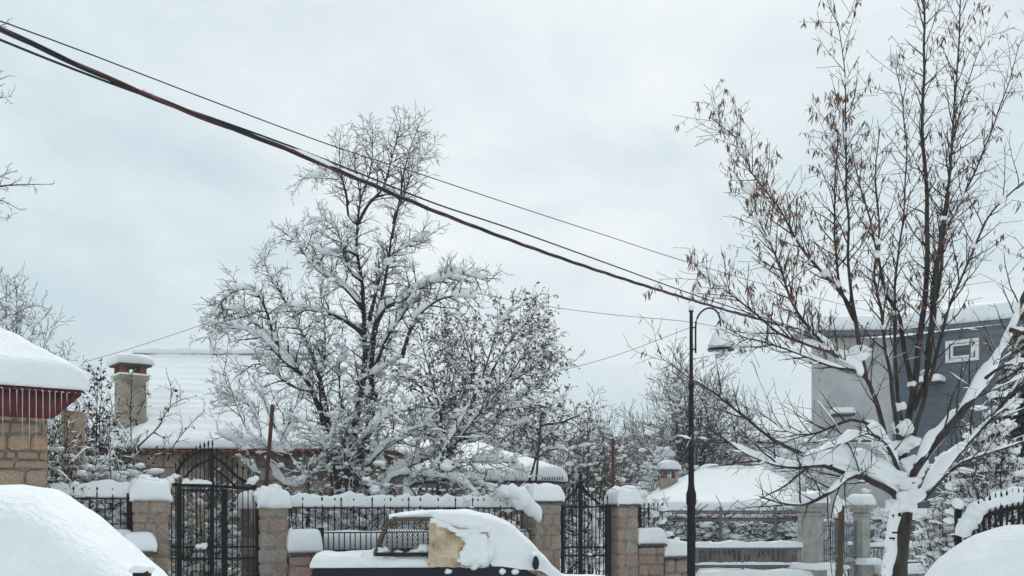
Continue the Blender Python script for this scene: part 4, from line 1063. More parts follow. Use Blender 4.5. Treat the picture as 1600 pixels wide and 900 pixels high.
LM['v1'] = tr.limb([(1345, 552), (1332, 480), (1327, 427), (1324, 320), (1321, 213), (1321, 133), (1316, 80), (1308, 37), (1295, 11)], .026, .004, Y, -.35, -.6, .6)
LM['v2'] = tr.limb([(1335, 500), (1312, 440), (1305, 373), (1306, 290), (1310, 200)], .024, .004, Y, -.35, .3, .6)
LM['b2'] = tr.limb([(1427, 617), (1412, 534), (1404, 489), (1385, 459), (1372, 400), (1358, 340), (1342, 280), (1330, 225)], .038, .005, Y, .03, .8, .9)
LM['b3'] = tr.limb([(1409, 705), (1404, 682), (1395, 610), (1383, 534), (1374, 478), (1367, 437), (1374, 360), (1368, 280), (1375, 200)], .032, .005, Y, 0, -.8, .5)
LM['b3b'] = tr.limb([(1413, 690), (1402, 600), (1396, 520), (1400, 430), (1412, 330), (1416, 230), (1408, 140), (1396, 95)], .028, .004, Y, 0, .5, .5)
LM['b4'] = tr.limb([(1427, 640), (1449, 590), (1455, 515), (1462, 440), (1471, 373), (1487, 240), (1497, 107), (1502, 0), (1505, -50)], .034, .006, Y, 0, -.4, .5)
LM['b4b'] = tr.limb([(1455, 520), (1470, 420), (1478, 330), (1492, 210), (1520, 100), (1545, 50)], .026, .004, Y, -.1, .7, .5)
LM['b5'] = tr.limb([(1425, 690), (1446, 617), (1480, 493), (1499, 440), (1530, 372), (1551, 330), (1594, 288), (1650, 250)], .034, .006, Y, 0, -.7, .8)
LM['b5b'] = tr.limb([(1440, 640), (1453, 520), (1466, 395), (1524, 267), (1556, 187), (1578, 123), (1596, 64)], .028, .004, Y, .1, .9, .6)
LM['b6'] = tr.limb([(1415, 785), (1423, 742), (1445, 712), (1472, 682), (1502, 644), (1540, 591), (1559, 553), (1578, 515), (1600, 463), (1630, 400), (1650, 340)], .066, .022, Y, 0, -1.4, 2.2)
LM['b7'] = tr.limb([(1418, 795), (1442, 769), (1465, 742), (1502, 704), (1551, 651), (1589, 602), (1640, 550)], .048, .018, Y, -.05, .8, 1.2)
LM['b7b'] = tr.limb([(1445, 780), (1490, 730), (1540, 710), (1600, 690)], .026, .01, Y, -.1, -.9, .8)
LM['b8'] = tr.limb([(1410, 790), (1394, 768), (1363, 753), (1340, 742), (1322, 749), (1303, 765), (1275, 783), (1251, 790), (1215, 784), (1187, 776)], .054, .008, Y, -.05, -1.3, 1.2)
LM['b9'] = tr.limb([(1345, 745), (1317, 738), (1287, 726), (1245, 731), (1211, 727), (1166, 708), (1125, 682), (1087, 660)], .042, .006, Y, -.4, -1.0, .9)
LM['b10'] = tr.limb([(1300, 730), (1264, 716), (1227, 698), (1189, 672), (1151, 642), (1113, 612), (1079, 592), (1023, 553)], .034, .003, Y, -.55, .2, 0)
LM['b11'] = tr.limb([(1378, 668), (1350, 660), (1329, 656), (1264, 678), (1227, 672), (1189, 648), (1150, 630)], .026, .004, Y, -.1, .9, .6)
LM['b12'] = tr.limb([(1348, 583), (1310, 575), (1262, 560), (1210, 540), (1170, 530), (1145, 545)], .024, .004, Y, -.3, -1.1, .7)
LM['b13'] = tr.limb([(1302, 550), (1262, 540), (1215, 520), (1170, 480), (1130, 450), (1090, 430)], .024, .004, Y, -.5, -.9, .8)
LM['b14'] = tr.limb([(1410, 760), (1396, 715), (1380, 690), (1362, 680), (1340, 682), (1300, 700)], .034, .010, Y, -.1, -.8, 2.0)
LM['b16'] = tr.limb([(1578, 515), (1600, 520), (1650, 530)], .03, .02, Y, -1.1, -1.3, 1.6)
LM['b17'] = tr.limb([(1540, 591), (1570, 570), (1610, 565)], .02, .012, Y, -1.0, -1.6, 2.0)
CF = dict(sp=[.095, .105], len=[(.3, .85), (.12, .36)], ang=[(28, 62), (30, 65)], up=[.05, .02], jit=.075, rad=[.010, .0045], step=[.07, .06], rmin=.0026, taper=.35, bias=[.15, .0])
CFL = dict(CF, sp=[.38, .18], len=[(.6, 1.5), (.15, .45)], up=[.0, 0.], bias=[.05, 0], rad=[.012, .005])
for k, b in LM.items():
    if k in ('b15',): continue
    tr.sprout(b, CF, 1, .28 if k in ('lead', 'b6', 'b1') else .22)
    if k in ('b1', 'b1b', 'b12', 'b13', 'v2'): tr.sprout(b, dict(CF, sp=[.12, .10], len=[(.3, .8), (.12, .36)]), 1, .5)
    if k in ('b8', 'b9', 'b11', 'b7', 'b14', 'b6'): tr.sprout(b, CFL, 1, .2)
tr.build(t, 'bark_warm', 'twig_warm', T=(.062, .030, .012), bias=-.38, freq=1.9, hmin=.2, snowmat='snow', k0=10)
g = random.Random(17)
# deep snow in the crotches and along the lowest limbs
def heap(px, hw, hh, Y, y0=0., y1=0., dz=.0):
    n = len(px); pts = catmull([P(x, y, Y+y0+(y1-y0)*i/(n-1)) for i, (x, y) in enumerate(px)], .05); m = len(pts)
    W = [hw*(.25+.75*math.sin(PI*min(1, max(0, (i+.5)/m))))*(1+.3*mnoise.noise(pts[i]*6)) for i in range(m)]
    H = [hh*(.25+.75*math.sin(PI*min(1, max(0, (i+.5)/m))))*(1+.5*mnoise.noise(pts[i]*5+Vector((4, 2, 1)))) for i in range(m)]
    T1.sn.etube([(p.x, p.y, p.z+H[i]*.6+dz) for i, p in enumerate(pts)], W, H, 10)
heap([(1258, 718), (1290, 724), (1320, 732), (1350, 744), (1385, 762), (1405, 780)], .17, .19, Y, -.5, -.05)
heap([(1320, 730), (1350, 735), (1385, 745), (1405, 755)], .13, .16, Y, -.35, -.05)
heap([(1255, 722), (1290, 722), (1330, 728)], .10, .12, Y, -.6, -.4)
heap([(1340, 690), (1365, 686), (1385, 705), (1400, 735)], .09, .11, Y, -.3, -.1)
heap([(1425, 742), (1446, 714), (1472, 684), (1500, 650)], .09, .15, Y, -.15, -.5)
heap([(1498, 648), (1520, 620), (1545, 590), (1562, 552)], .085, .12, Y, -.5, -.9)
heap([(1562, 552), (1580, 520), (1600, 470)], .07, .10, Y, -.9, -1.1)
heap([(1440, 772), (1462, 746), (1495, 708), (1505, 700)], .08, .12, Y, -.1, .2)
heap([(1400, 786), (1412, 778), (1432, 782), (1445, 776)], .11, .10, Y, -.12, -.1)
heap([(1316, 563), (1335, 575), (1350, 585)], .08, .13, Y, -.3, -.35)
heap([(1306, 556), (1325, 566), (1348, 580)], .06, .09, Y, -.42, -.35)
for x, y, r, dy in ((1410, 668, .11, -.08), (1404, 700, .11, -.1), (1416, 640, .07, -.1), (1396, 700, .10, -.1), (1438, 600, .06, -.1), (1425, 690, .09, -.08), (1412, 755, .16, -.06), (1425, 730, .13, -.1), (1398, 748, .13, -.12),
                    (1415, 782, .14, -.14), (1340, 555, .10, -.4), (1372, 690, .10, -.3), (1344, 560, .08, -.35), (1400, 790, .10, -.15), (1476, 592, .07, .3), (1455, 590, .06, .3),
                    (1366, 412, .05, 0), (1360, 408, .04, 0), (1390, 455, .06, .2), (1397, 497, .05, .1), (1310, 430, .06, -.4), (1300, 436, .07, -.4), (1327, 122, .05, -.6), (1300, 215, .05, -.4), (1405, 95, .06, .5), (1412, 102, .05, .5),
                    (1155, 235, .07, -.25), (1160, 228, .05, -.25), (1180, 300, .07, -.8), (1150, 320, .08, -.7), (1165, 325, .07, -.8), (1140, 318, .06, -.7), (1185, 340, .06, -.85), (1140, 390, .07, -.8), (1130, 400, .05, -.8), (1200, 375, .05, -.9),
                    (1560, 315, .06, -.6), (1574, 312, .05, -.6), (1520, 380, .05, -.5), (1298, 280, .05, .2), (1375, 520, .04, -.5), (1470, 350, .04, -.2), (1110, 435, .05, -.9), (1120, 442, .04, -.9)):
    if r < .09:      # settle the lump on the nearest limb
        q0 = P(x, y, Y+dy); best = min((q_ for b_ in LM.values() for q_ in b_[0]), key=lambda q_: (q_.x-q0.x)**2+(q_.z-q0.z)**2+.15*(q_.y-q0.y)**2); y0_ = best+Vector((0, 0, r*.5))
    else: y0_ = P(x, y, Y+dy)
    T1.sn.blob(y0_, r*g.uniform(.9, 1.3), r, r*g.uniform(.6, .9), x*.37+y, .4, r > .09, 1.9)
# wind packed snow on the trunk
rows_ = []
pts = [p for p in TR[0] if p.z < 2.05]
for p in catmull(pts, .022):
    row = []
    for j_ in range(22):
        j = j_*10/21; a = R(160+j*8.2+14*mnoise.noise(Vector((p.z*4, 1, 2)))); rr_ = .157*(1-.13*p.z/2)+.022*math.sin(PI*j/10)+.012*mnoise.noise(Vector((j*.5, 0, p.z*6)))-.02*(1 if j_ in (0, 21) else 0)
        w = 1 if mnoise.noise(Vector((j*.35, 3, p.z*5))) > -.42 else .94
        row.append(Vector((p.x+rr_*w*math.cos(a), p.y+rr_*w*math.sin(a), p.z)))
    rows_.append(row)
n0_ = len(T1.sn.f); T1.sn.grid(rows_)
T1.sn.f[n0_:] = [f_ for f_ in T1.sn.f[n0_:] if mnoise.noise(Vector(T1.sn.v[f_[0]])*13)+.5*mnoise.noise(Vector(T1.sn.v[f_[0]])*31) > -.42]
MB().blob(P(1407, 791, Y-.16), .05, .05, .05, 3, .2).build('knot', 'bark_warm', t, True)
finish(tr, t)
tr.leaves(t, 'leaf', 1250, 0, 0, (.06, .125), 1.5, 1, 3.35, 'bracts', .18)
tr.leaves(t, 'leaf', 950, 0, 0, (.06, .125), 1.5, 1, 3.9, 'bracts', .18, lambda p: p.x < 4.15 and mnoise.noise(p*2.2) > -.12)
# small round fruits under the bracts
mb = MB(); bs = [b for b in tr.br if b[2] == 2]
vs0, fs0 = ICO0
for k in range(900):
    b = g.choice(bs); p = b[0][-1]
    if p.z < 3: continue
    n0 = len(mb.v); d = Vector((g.uniform(-.02, .02), 0, -g.uniform(.02, .05)))
    mb.v += [(p.x+d.x+v[0]*.0055, p.y+v[1]*.0055, p.z+d.z+v[2]*.0055) for v in vs0]; mb.f += [tuple(n0+i for i in f) for f in fs0]
mb.build('fruits', 'twig_warm', t, kind='stuff')

# --- the tall old tree in the middle ---------------------------------------------
Y = 20.0; t = root_at('tall_old_tree', 565, Y, 'tallest bare tree at centre left with snow on its drooping branches', 'tree', 'trees around the gardens')
tr = Tree(202); S = 1.0
A = []
A += [tr.limb([(548, gnd(0, Y)), (546, 780), (549, 700), (560, 640), (569, 580), (570, 520), (567, 469), (564, 430), (557, 386), (558, 347), (562, 310), (556, 270), (552, 232)], .16, .006, Y, 0, .3, .5)]
A += [tr.limb([(552, 760), (570, 690), (581, 640), (580, 585), (583, 540), (590, 490), (602, 440), (611, 380), (618, 330)], .11, .012, Y, 0, -.5, .6)]
A += [tr.limb([(568, 522), (545, 505), (522, 492), (483, 484), (455, 478)], .06, .012, Y, 0, -1.2, 1)]
A += [tr.limb([(567, 480), (548, 458), (525, 440), (505, 428), (483, 408), (467, 382), (446, 366)], .065, .012, Y, 0, .9, 1.2)]
A += [tr.limb([(560, 400), (538, 392), (515, 398), (492, 388)], .04, .01, Y, .2, -.8, 1)]
A += [tr.limb([(582, 540), (590, 500), (606, 478), (630, 468), (656, 452), (689, 437), (722, 430), (764, 440)], .075, .012, Y, -.2, -1.0, 1.7)]
A += [tr.limb([(628, 558), (640, 520), (655, 492), (683, 470), (715, 462), (745, 465)], .05, .012, Y, -.6, -1.4, 1.2)]
A += [tr.limb([(583, 580), (592, 555), (606, 525), (640, 478), (660, 455)], .05, .012, Y, -.1, -.9, 1.0)]
A += [tr.limb([(578, 500), (592, 440), (611, 404), (639, 381), (675, 366)], .05, .009, Y, -.2, .9, 1.1)]
A += [tr.limb([(558, 350), (575, 320), (600, 290), (611, 252), (622, 213), (626, 188)], .042, .006, Y, .2, -.3, .6)]
A += [tr.limb([(612, 372), (622, 325), (633, 263), (644, 224), (656, 192)], .034, .005, Y, -.3, .2, .6)]
A += [tr.limb([(614, 350), (628, 312), (650, 255), (676, 232)], .026, .005, Y, -.3, -.8, .6)]
A += [tr.limb([(558, 350), (545, 336), (540, 295), (520, 272), (495, 274), (470, 282)], .036, .006, Y, .2, .7, 1.2)]
A += [tr.limb([(545, 320), (535, 280), (530, 240), (532, 212)], .024, .005, Y, .2, -.3, .5)]
A += [tr.limb([(562, 310), (578, 270), (582, 230), (572, 200)], .024, .005, Y, .2, .6, .5)]
A += [tr.limb([(565, 440), (545, 420), (528, 360), (505, 345), (478, 350)], .035, .006, Y, .1, -.6, 1.2)]
A += [tr.limb([(590, 620), (560, 600), (600, 575), (625, 560)], .04, .01, Y, -.2, -.6, 1.2)]
# left sister stems
A += [tr.limb([(535, 790), (520, 700), (505, 655), (489, 613), (467, 580), (433, 536), (411, 474), (394, 452), (361, 456), (331, 492)], .10, .010, Y, -.1, -1.0, 1.3)]
A += [tr.limb([(520, 700), (506, 620), (494, 569), (467, 508), (439, 458), (418, 425), (408, 400)], .07, .008, Y, -.2, .6, 1.0)]
A += [tr.limb([(470, 583), (440, 560), (405, 528), (375, 512), (345, 515), (325, 530)], .045, .008, Y, -.6, -1.3, 1.3)]
A += [tr.limb([(489, 613), (450, 600), (420, 575), (395, 570), (375, 585)], .04, .008, Y, -.6, -.2, 1.2)]
A += [tr.limb([(505, 655), (500, 600), (508, 545), (506, 490), (500, 450)], .04, .006, Y, -.3, -.9, .8)]
A += [tr.limb([(549, 700), (535, 640), (530, 580), (535, 540)], .04, .008, Y, 0, -.8, .8)]
A += [tr.limb([(433, 536), (410, 515), (380, 490), (350, 485), (330, 505)], .04, .007, Y, -.8, -.1, 1.3)]
CF = dict(sp=[.075, .075, .08], len=[(.25, .85), (.12, .40), (.06, .18)], ang=[(35, 70), (30, 60), (30, 55)], up=[-.03, -.01, .0], jit=.085, rad=[.016, .0075, .004], step=[.10, .07, .06], rmin=.0036, taper=.4, bias=[.12, .05, .05])
for b in A: tr.sprout(b, CF, 1, .22)
tr.build(t, 'bark', 'twig', T=(.10, .028, .012, .006), bias=.0, freq=2.4, hmin=.25)
tr.lumps(780, (.03, .085), (0, 1, 1), 7.4); tr.lumps(170, (.03, .06), (0, 1), 99, 7.4); finish(tr, t)

# --- brown leaved tree right of it ----------------------------------------------
Y = 19.0; t = root_at('brown_leaved_tree', 690, Y, 'spreading tree keeping brown withered leaves, right of the tallest tree', 'tree', 'trees around the gardens')
tr = Tree(303); A = []
for px, r in (([(676, 900), (682, 790), (700, 720), (733, 665), (775, 615), (815, 560), (840, 510)], .07), ([(690, 770), (705, 690), (735, 635), (760, 570), (780, 510), (800, 480)], .055), ([(720, 690), (770, 655), (815, 620), (850, 590), (866, 560)], .045),
              ([(735, 650), (740, 590), (730, 540), (722, 505)], .04), ([(690, 740), (690, 670), (680, 610), (665, 560), (655, 520)], .045), ([(775, 620), (805, 590), (838, 570), (862, 530)], .03), ([(760, 600), (790, 545), (825, 500), (845, 480)], .03),
              ([(680, 640), (660, 610), (640, 590), (625, 600)], .03), ([(790, 640), (830, 632), (866, 640)], .03), ([(700, 690), (740, 690), (790, 665), (830, 660)], .035), ([(735, 600), (700, 560), (690, 520)], .028), ([(700, 700), (712, 640), (700, 590), (705, 540)], .03)):
    y1 = tr.g.uniform(-1.1, 1.1); A.append(tr.limb(px, r, .007, Y, 0, y1, 1.0))
CF = dict(sp=[.10, .09, .09], len=[(.35, .95), (.18, .45), (.08, .18)], ang=[(30, 65), (30, 65), (30, 60)], up=[.03, .01, .0], jit=.13, rad=[.016, .008, .004], step=[.10, .07, .06], rmin=.0038, taper=.35, bias=[.1, 0, 0])
for b in A: tr.sprout(b, CF, 1, .3)
tr.build(t, 'bark_warm', 'twig_warm', T=(.09, .026, .013, 0), bias=.0, freq=2.4, hmin=.3); tr.lumps(800, (.025, .065), (0, 1, 1)); finish(tr, t)
tr.leaves(t, 'leaf_dull', 8500, 0, 0, (.03, .065), .7, 2, 2.2, 'leaves', .5)

# --- bowed fruit trees with heavy snow in front of the house ---------------------
Y = 18.3; t = root_at('snow_laden_fruit_tree', 580, Y, 'low fruit tree bowed under heavy snow behind the long iron fence', 'tree', 'trees around the gardens')
tr = Tree(404); A = []
for px, r, y1 in (([(571, gnd(0, Y)), (571, 800), (573, 740), (575, 704), (578, 660), (584, 610)], .06, 0), ([(573, 760), (545, 720), (568, 686), (588, 664), (610, 640)], .035, -.6), ([(572, 730), (600, 700), (625, 688), (655, 668), (684, 642)], .045, -.4),
                  ([(575, 765), (610, 742), (655, 722), (700, 700), (735, 665), (778, 630)], .05, .5), ([(640, 760), (676, 738), (700, 692), (732, 636), (745, 600)], .04, -.7), ([(590, 760), (625, 742), (664, 743), (700, 748), (724, 756), (754, 780)], .04, -.9),
                  ([(680, 740), (720, 722), (765, 722), (805, 722)], .03, .4), ([(560, 760), (548, 716), (538, 690), (548, 650)], .03, -.3), ([(600, 735), (590, 690), (592, 640)], .03, .5), ([(660, 722), (650, 680), (640, 640)], .028, .6), ([(700, 702), (672, 668), (650, 655)], .03, -.4),
                  ([(575, 700), (548, 690), (515, 700), (500, 694)], .03, .5), ([(715, 745), (748, 756), (785, 772), (800, 780)], .028, -.9), ([(610, 742), (600, 770), (588, 792)], .02, -1.2), ([(573, 770), (590, 780), (605, 800), (612, 810)], .03, -1.3)):
    A.append(tr.limb(px, r, .009, Y, 0, y1, 1.8))
CF = dict(sp=[.10, .085, .08], len=[(.35, .95), (.14, .4), (.06, .18)], ang=[(30, 70), (30, 65), (30, 60)], up=[.02, .01, 0], jit=.12, rad=[.013, .007, .004], step=[.09, .06, .06], rmin=.0035, taper=.35, bias=[.15, .1, 0])
for b in A: tr.sprout(b, CF, 1, .12)
tr.build(t, 'bark_warm', 'twig_warm', T=(.066, .022, .012, .0), bias=.15, freq=2.6, hmin=.2)
tr.lumps(800, (.03, .075), (0, 1)); tr.lumps(400, (.02, .045), (2,))
g = random.Random(31)
for k in range(60):
    b = g.choice(tr.br); p = g.choice(b[0])
    if p.z < 2.7: tr.sn.blob((p.x, p.y, p.z+.03), g.uniform(.05, .13), g.uniform(.05, .12), g.uniform(.03, .07), k*.77, .45)
finish(tr, t)

Y = 18.0; t = root_at('snow_laden_fruit_tree', 462, Y, 'low fruit tree with thick snow along curved stems, right of the arched gate', 'tree', 'trees around the gardens')
tr = Tree(505); A = []
for px, r, y1 in (([(478, gnd(0, Y)), (480, 790), (481, 756), (469, 738), (454, 716), (442, 689), (429, 665)], .055, 0), ([(418, 720), (432, 745), (445, 757), (463, 760), (479, 752), (484, 728), (492, 715)], .04, -.3), ([(445, 757), (452, 780), (458, 830)], .03, -.1), ([(442, 690), (455, 665), (470, 655)], .025, .4),
                  ([(520, 780), (516, 740), (510, 705), (495, 680)], .035, .2), ([(545, 790), (540, 750), (538, 700), (530, 665)], .035, -.3), ([(430, 668), (418, 640), (408, 612), (396, 600)], .022, -.5), ([(452, 712), (420, 700), (395, 690), (370, 690), (340, 678)], .03, -.7), ([(395, 690), (375, 650), (362, 610), (350, 580)], .02, -.2),
                  ([(412, 700), (402, 660), (385, 630), (340, 620)], .02, .5), ([(495, 682), (475, 660), (452, 655)], .02, -.4), ([(440, 680), (460, 640), (472, 600)], .022, .3), ([(510, 705), (520, 670), (530, 640)], .022, .3), ([(405, 742), (385, 725), (372, 712)], .03, -.2)):
    A.append(tr.limb(px, r, .008, Y, 0, y1, 1.9))
CF2 = dict(CF); CF2['sp'] = [.14, .10, .10]
for b in A: tr.sprout(b, CF2, 1, .15)
tr.build(t, 'bark_warm', 'twig_warm', T=(.066, .022, .012, .0), bias=.15, freq=2.6, hmin=.2); tr.lumps(400, (.025, .07), (0, 1)); finish(tr, t)

# --- saplings before the tiled house ---------------------------------------------
Y = 17.6; t = root_at('sapling', 204, Y, 'thin dark sapling growing in front of the round edged chimney', 'tree', 'trees around the gardens')
tr = Tree(606); A = []
for px, r, y1 in (([(202, gnd(0, Y)), (202, 760), (203, 720), (204, 660), (205, 620), (206, 580)], .030, 0), ([(203, 712), (225, 690), (248, 668), (262, 640), (292, 622)], .020, -.4), ([(204, 690), (190, 668), (178, 650), (172, 620)], .014, .4), ([(262, 645), (268, 610), (262, 590)], .010, -.3), ([(240, 676), (262, 690), (268, 715)], .010, -.5),
                  ([(204, 660), (220, 640), (232, 610)], .012, .4), ([(262, 720), (275, 690), (300, 660), (320, 640)], .014, .3)):
    A.append(tr.limb(px, r, .005, Y, 0, y1, .8))
CF3 = dict(sp=[.10, .09], len=[(.15, .5), (.06, .2)], ang=[(35, 65), (35, 65)], up=[.04, .02], jit=.11, rad=[.009, .0045], step=[.07, .05], rmin=.0032, taper=.35, bias=[.2, .1])
for b in A: tr.sprout(b, CF3, 1, .25)
tr.build(t, 'bark', 'twig', T=(.025, .018, .012), bias=-.2, freq=3, hmin=.25); finish(tr, t)
tr.leaves(t, 'leaf_dark', 60, 0, 0, (.05, .09), .4, 1, 1.9, 'leaves', .7)

# --- bushes: procedural fans of stems --------------------------------------------
def bush(name, x0, x1, ytop, Y, n, label, seed, r=.018, cf=None, bark='bark', tw='twig', T=(.05, .035, .02), bias=0., snow=1.0, leaf=None, cl=0, clr=(.05, .14), ybase=None, lean=0.0, cat='bush', depth=.7, spread=.35, ymin=None, hm=.28, T_leafz=0):
    xm = (x0+x1)/2; t = root_at(name, xm, Y, label, cat, 'bushes and far trees around the gardens'); tr = Tree(seed); g = tr.g; A = []
    zt = P(xm, ytop, Y).z; yb = ybase or gnd(0, Y)
    for k in range(n):
        fx = (k+.5)/n*2-1+g.uniform(-.15, .15); e = xm+fx*(x1-x0)/2
        h = 1-.55*abs(fx)**1.8; h *= g.uniform(.72, 1.05); ye = yb+(ytop-yb)*h
        bx = xm+fx*(x1-x0)/2*spread; m1 = bx+(e-bx)*.30; m2 = bx+(e-bx)*.68
        y1 = g.uniform(-depth, depth)
        A.append(tr.limb([(bx, yb), (m1, yb+(ye-yb)*.42), (m2, yb+(ye-yb)*.74), (e+lean, ye)], r*g.uniform(.7, 1.2), .005, Y, y1*.2, y1, snow))
    cf = cf or dict(sp=[.10, .085], len=[(.3, .75), (.1, .3)], ang=[(30, 65), (30, 65)], up=[.03, .01], jit=.13, rad=[.010, .005], step=[.08, .06], rmin=.0035, taper=.35, bias=[.15, .05])
    for b in A: tr.sprout(b, cf, 1, .2)
    tr.build(t, bark, tw, T=(T[0],)+tuple(v*.58 for v in T[1:]), bias=bias, freq=2.6, hmin=hm)
    tr.lumps(int(len(tr.br)*.15), (.025, .06) if Y < 22 else (.04, .10), (0, 1), ymin or 99)
    for k in range(cl):
        b = g.choice(tr.br); p = g.choice(b[0][1:])
        if ymin is None or p.z < ymin: tr.sn.blob((p.x, p.y, p.z+.03), g.uniform(*clr)*.95, g.uniform(*clr)*.85, g.uniform(*clr)*.5, k*.61, .45, False, 1.8)
    finish(tr, t)
    if leaf: tr.leaves(t, leaf[0], leaf[1], 0, 0, leaf[2], .5, 1, T_leafz, 'leaves', .6)
    return tr
bush('garden_bush', 72, 225, 595, 16.6, 24, 'dense bush with snow pillows between the stone house and left gate pillar', 701, T=(.05, .035, .02), bias=-.05, snow=1.0, leaf=('leaf_dark', 3600, (.04, .09)), cl=200, clr=(.05, .13), ymin=2.5)
bush('garden_bush', 100, 255, 685, 15.9, 18, 'low snow heaped bush hanging over the fence left of the arched gate', 702, T=(.09, .08, .05), bias=.25, snow=1.3, leaf=('leaf_dark', 250, (.04, .08)), cl=330, clr=(.06, .17), ymin=2.3)
bush('garden_shrub', 255, 395, 745, 17.4, 12, 'snowy shrub seen through the arched gate bars', 703, T=(.08, .06, .035), bias=.1, leaf=('leaf_dark', 900, (.04, .08)), cl=120, clr=(.05, .11), ymin=1.75)
bush('garden_shrub', 440, 640, 745, 18.6, 16, 'snowy shrub behind the left half of the long iron fence', 704, T=(.08, .06, .035), bias=.2, cl=200, clr=(.06, .16), ymin=2.0)
bush('garden_shrub', 620, 830, 735, 18.9, 16, 'snowy shrub behind the right half of the long iron fence', 705, T=(.08, .06, .035), bias=.1, cl=180, clr=(.06, .15), ymin=2.0, leaf=('leaf_dull', 700, (.04, .07)))
bush('garden_shrub', 878, 960, 790, 20.5, 10, 'snowy shrub seen through the narrow spiked gate', 706, T=(.07, .05, .03), bias=.1, cl=90, clr=(.05, .12))
bush('garden_shrub', 985, 1035, 772, 18.9, 7, 'tangled snowy creeper beside the stepped wall', 707, r=.014, T=(.06, .05, .03), bias=.0, cl=60, clr=(.05, .12), depth=.25, leaf=('leaf_dark', 160, (.04, .07)))
CFt = dict(sp=[.22, .16, .13], len=[(.6, 1.3), (.3, .7), (.1, .3)], ang=[(25, 55), (30, 60), (30, 60)], up=[.02, .0, 0], jit=.11, rad=[.018, .010, .006], step=[.14, .1, .08], rmin=.0055, taper=.35, bias=[.12, .0, 0])
# brown thicket and far trees behind the narrow gate
bush('brown_tree', 850, 965, 630, 24.5, 12, 'tangled brown tree behind the narrow spiked gate', 711, r=.04, cf=CFt, bark='bark_warm', tw='twig_warm', T=(.06, .035, .02, .01), bias=-.25, cat='tree', depth=1.6, leaf=('leaf_dull', 1500, (.05, .09)), T_leafz=2)
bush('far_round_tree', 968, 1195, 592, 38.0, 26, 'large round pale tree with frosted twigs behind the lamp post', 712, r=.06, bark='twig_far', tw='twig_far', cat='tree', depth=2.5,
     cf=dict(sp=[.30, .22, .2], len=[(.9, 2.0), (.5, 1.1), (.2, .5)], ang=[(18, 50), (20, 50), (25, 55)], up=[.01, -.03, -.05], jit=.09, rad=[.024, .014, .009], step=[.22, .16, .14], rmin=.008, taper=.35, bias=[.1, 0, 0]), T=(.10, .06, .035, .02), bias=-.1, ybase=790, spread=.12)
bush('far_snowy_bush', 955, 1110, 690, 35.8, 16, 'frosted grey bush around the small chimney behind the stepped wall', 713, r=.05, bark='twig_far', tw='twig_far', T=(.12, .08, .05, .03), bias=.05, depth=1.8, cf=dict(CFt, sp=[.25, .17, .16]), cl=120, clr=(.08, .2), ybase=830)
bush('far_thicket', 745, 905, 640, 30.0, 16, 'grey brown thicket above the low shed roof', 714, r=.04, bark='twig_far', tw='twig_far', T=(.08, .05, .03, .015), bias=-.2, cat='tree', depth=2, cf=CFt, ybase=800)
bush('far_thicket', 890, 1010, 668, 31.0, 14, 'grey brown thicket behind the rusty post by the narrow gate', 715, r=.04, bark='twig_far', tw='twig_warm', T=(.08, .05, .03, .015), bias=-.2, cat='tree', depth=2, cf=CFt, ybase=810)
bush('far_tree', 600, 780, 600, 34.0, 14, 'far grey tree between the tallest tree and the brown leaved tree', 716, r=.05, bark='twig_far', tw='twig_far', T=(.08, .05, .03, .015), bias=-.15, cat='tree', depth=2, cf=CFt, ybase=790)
bush('far_bush', 1225, 1290, 660, 27.0, 6, 'small dark bush before the corner of the grey house', 717, r=.022, T=(.07, .05, .03), bias=.0, cl=60, ybase=800)
bush('garden_bush', 66, 145, 655, 15.0, 14, 'small snowy bush hiding the foot of the rear wall beside the stone house', 708, T=(.06, .05, .03), bias=.1, leaf=('leaf_dark', 900, (.04, .08)), cl=70, clr=(.05, .12), ymin=2.6, depth=.35)
# gnarled vine left of the narrow gate
Y = 20.0; t = root_at('gnarled_vine', 835, Y, 'gnarled dark vine tree arching above the low shed, left of the narrow gate', 'tree', 'trees around the gardens'); tr = Tree(808); A = []
for px, r, y1 in (([(815, gnd(0, Y)), (818, 800), (828, 752), (836, 716), (842, 690), (838, 668), (822, 664), (800, 674), (782, 690), (770, 706)], .055, .2), ([(838, 672), (855, 662), (880, 660), (900, 652), (918, 640)], .035, -.4), ([(842, 695), (860, 676), (880, 690), (895, 684)], .03, .3), ([(836, 718), (850, 706), (872, 703), (890, 708)], .028, -.4), ([(822, 664), (815, 650), (830, 640), (850, 645), (870, 640)], .025, .4), ([(838, 690), (826, 682), (822, 672)], .02, -.2)):
    A.append(tr.limb(px, r, .012, Y, 0, y1, 1.2, wob=.03))
CFv = dict(sp=[.13, .12], len=[(.2, .6), (.1, .25)], ang=[(35, 75), (35, 65)], up=[.02, 0], jit=.2, rad=[.012, .006], step=[.06, .05], rmin=.004, taper=.3, bias=[.1, 0])
for b in A[1:]: tr.sprout(b, CFv, 1, .2)
tr.sprout(A[0], CFv, 1, .6)
tr.build(t, 'bark', 'twig_warm', T=(.07, .03, .015), bias=-.1, freq=2.2, hmin=.25); finish(tr, t); tr.leaves(t, 'leaf_dull', 500, 0, 0, (.04, .08), .7, 1, 2.6, 'leaves', .5)

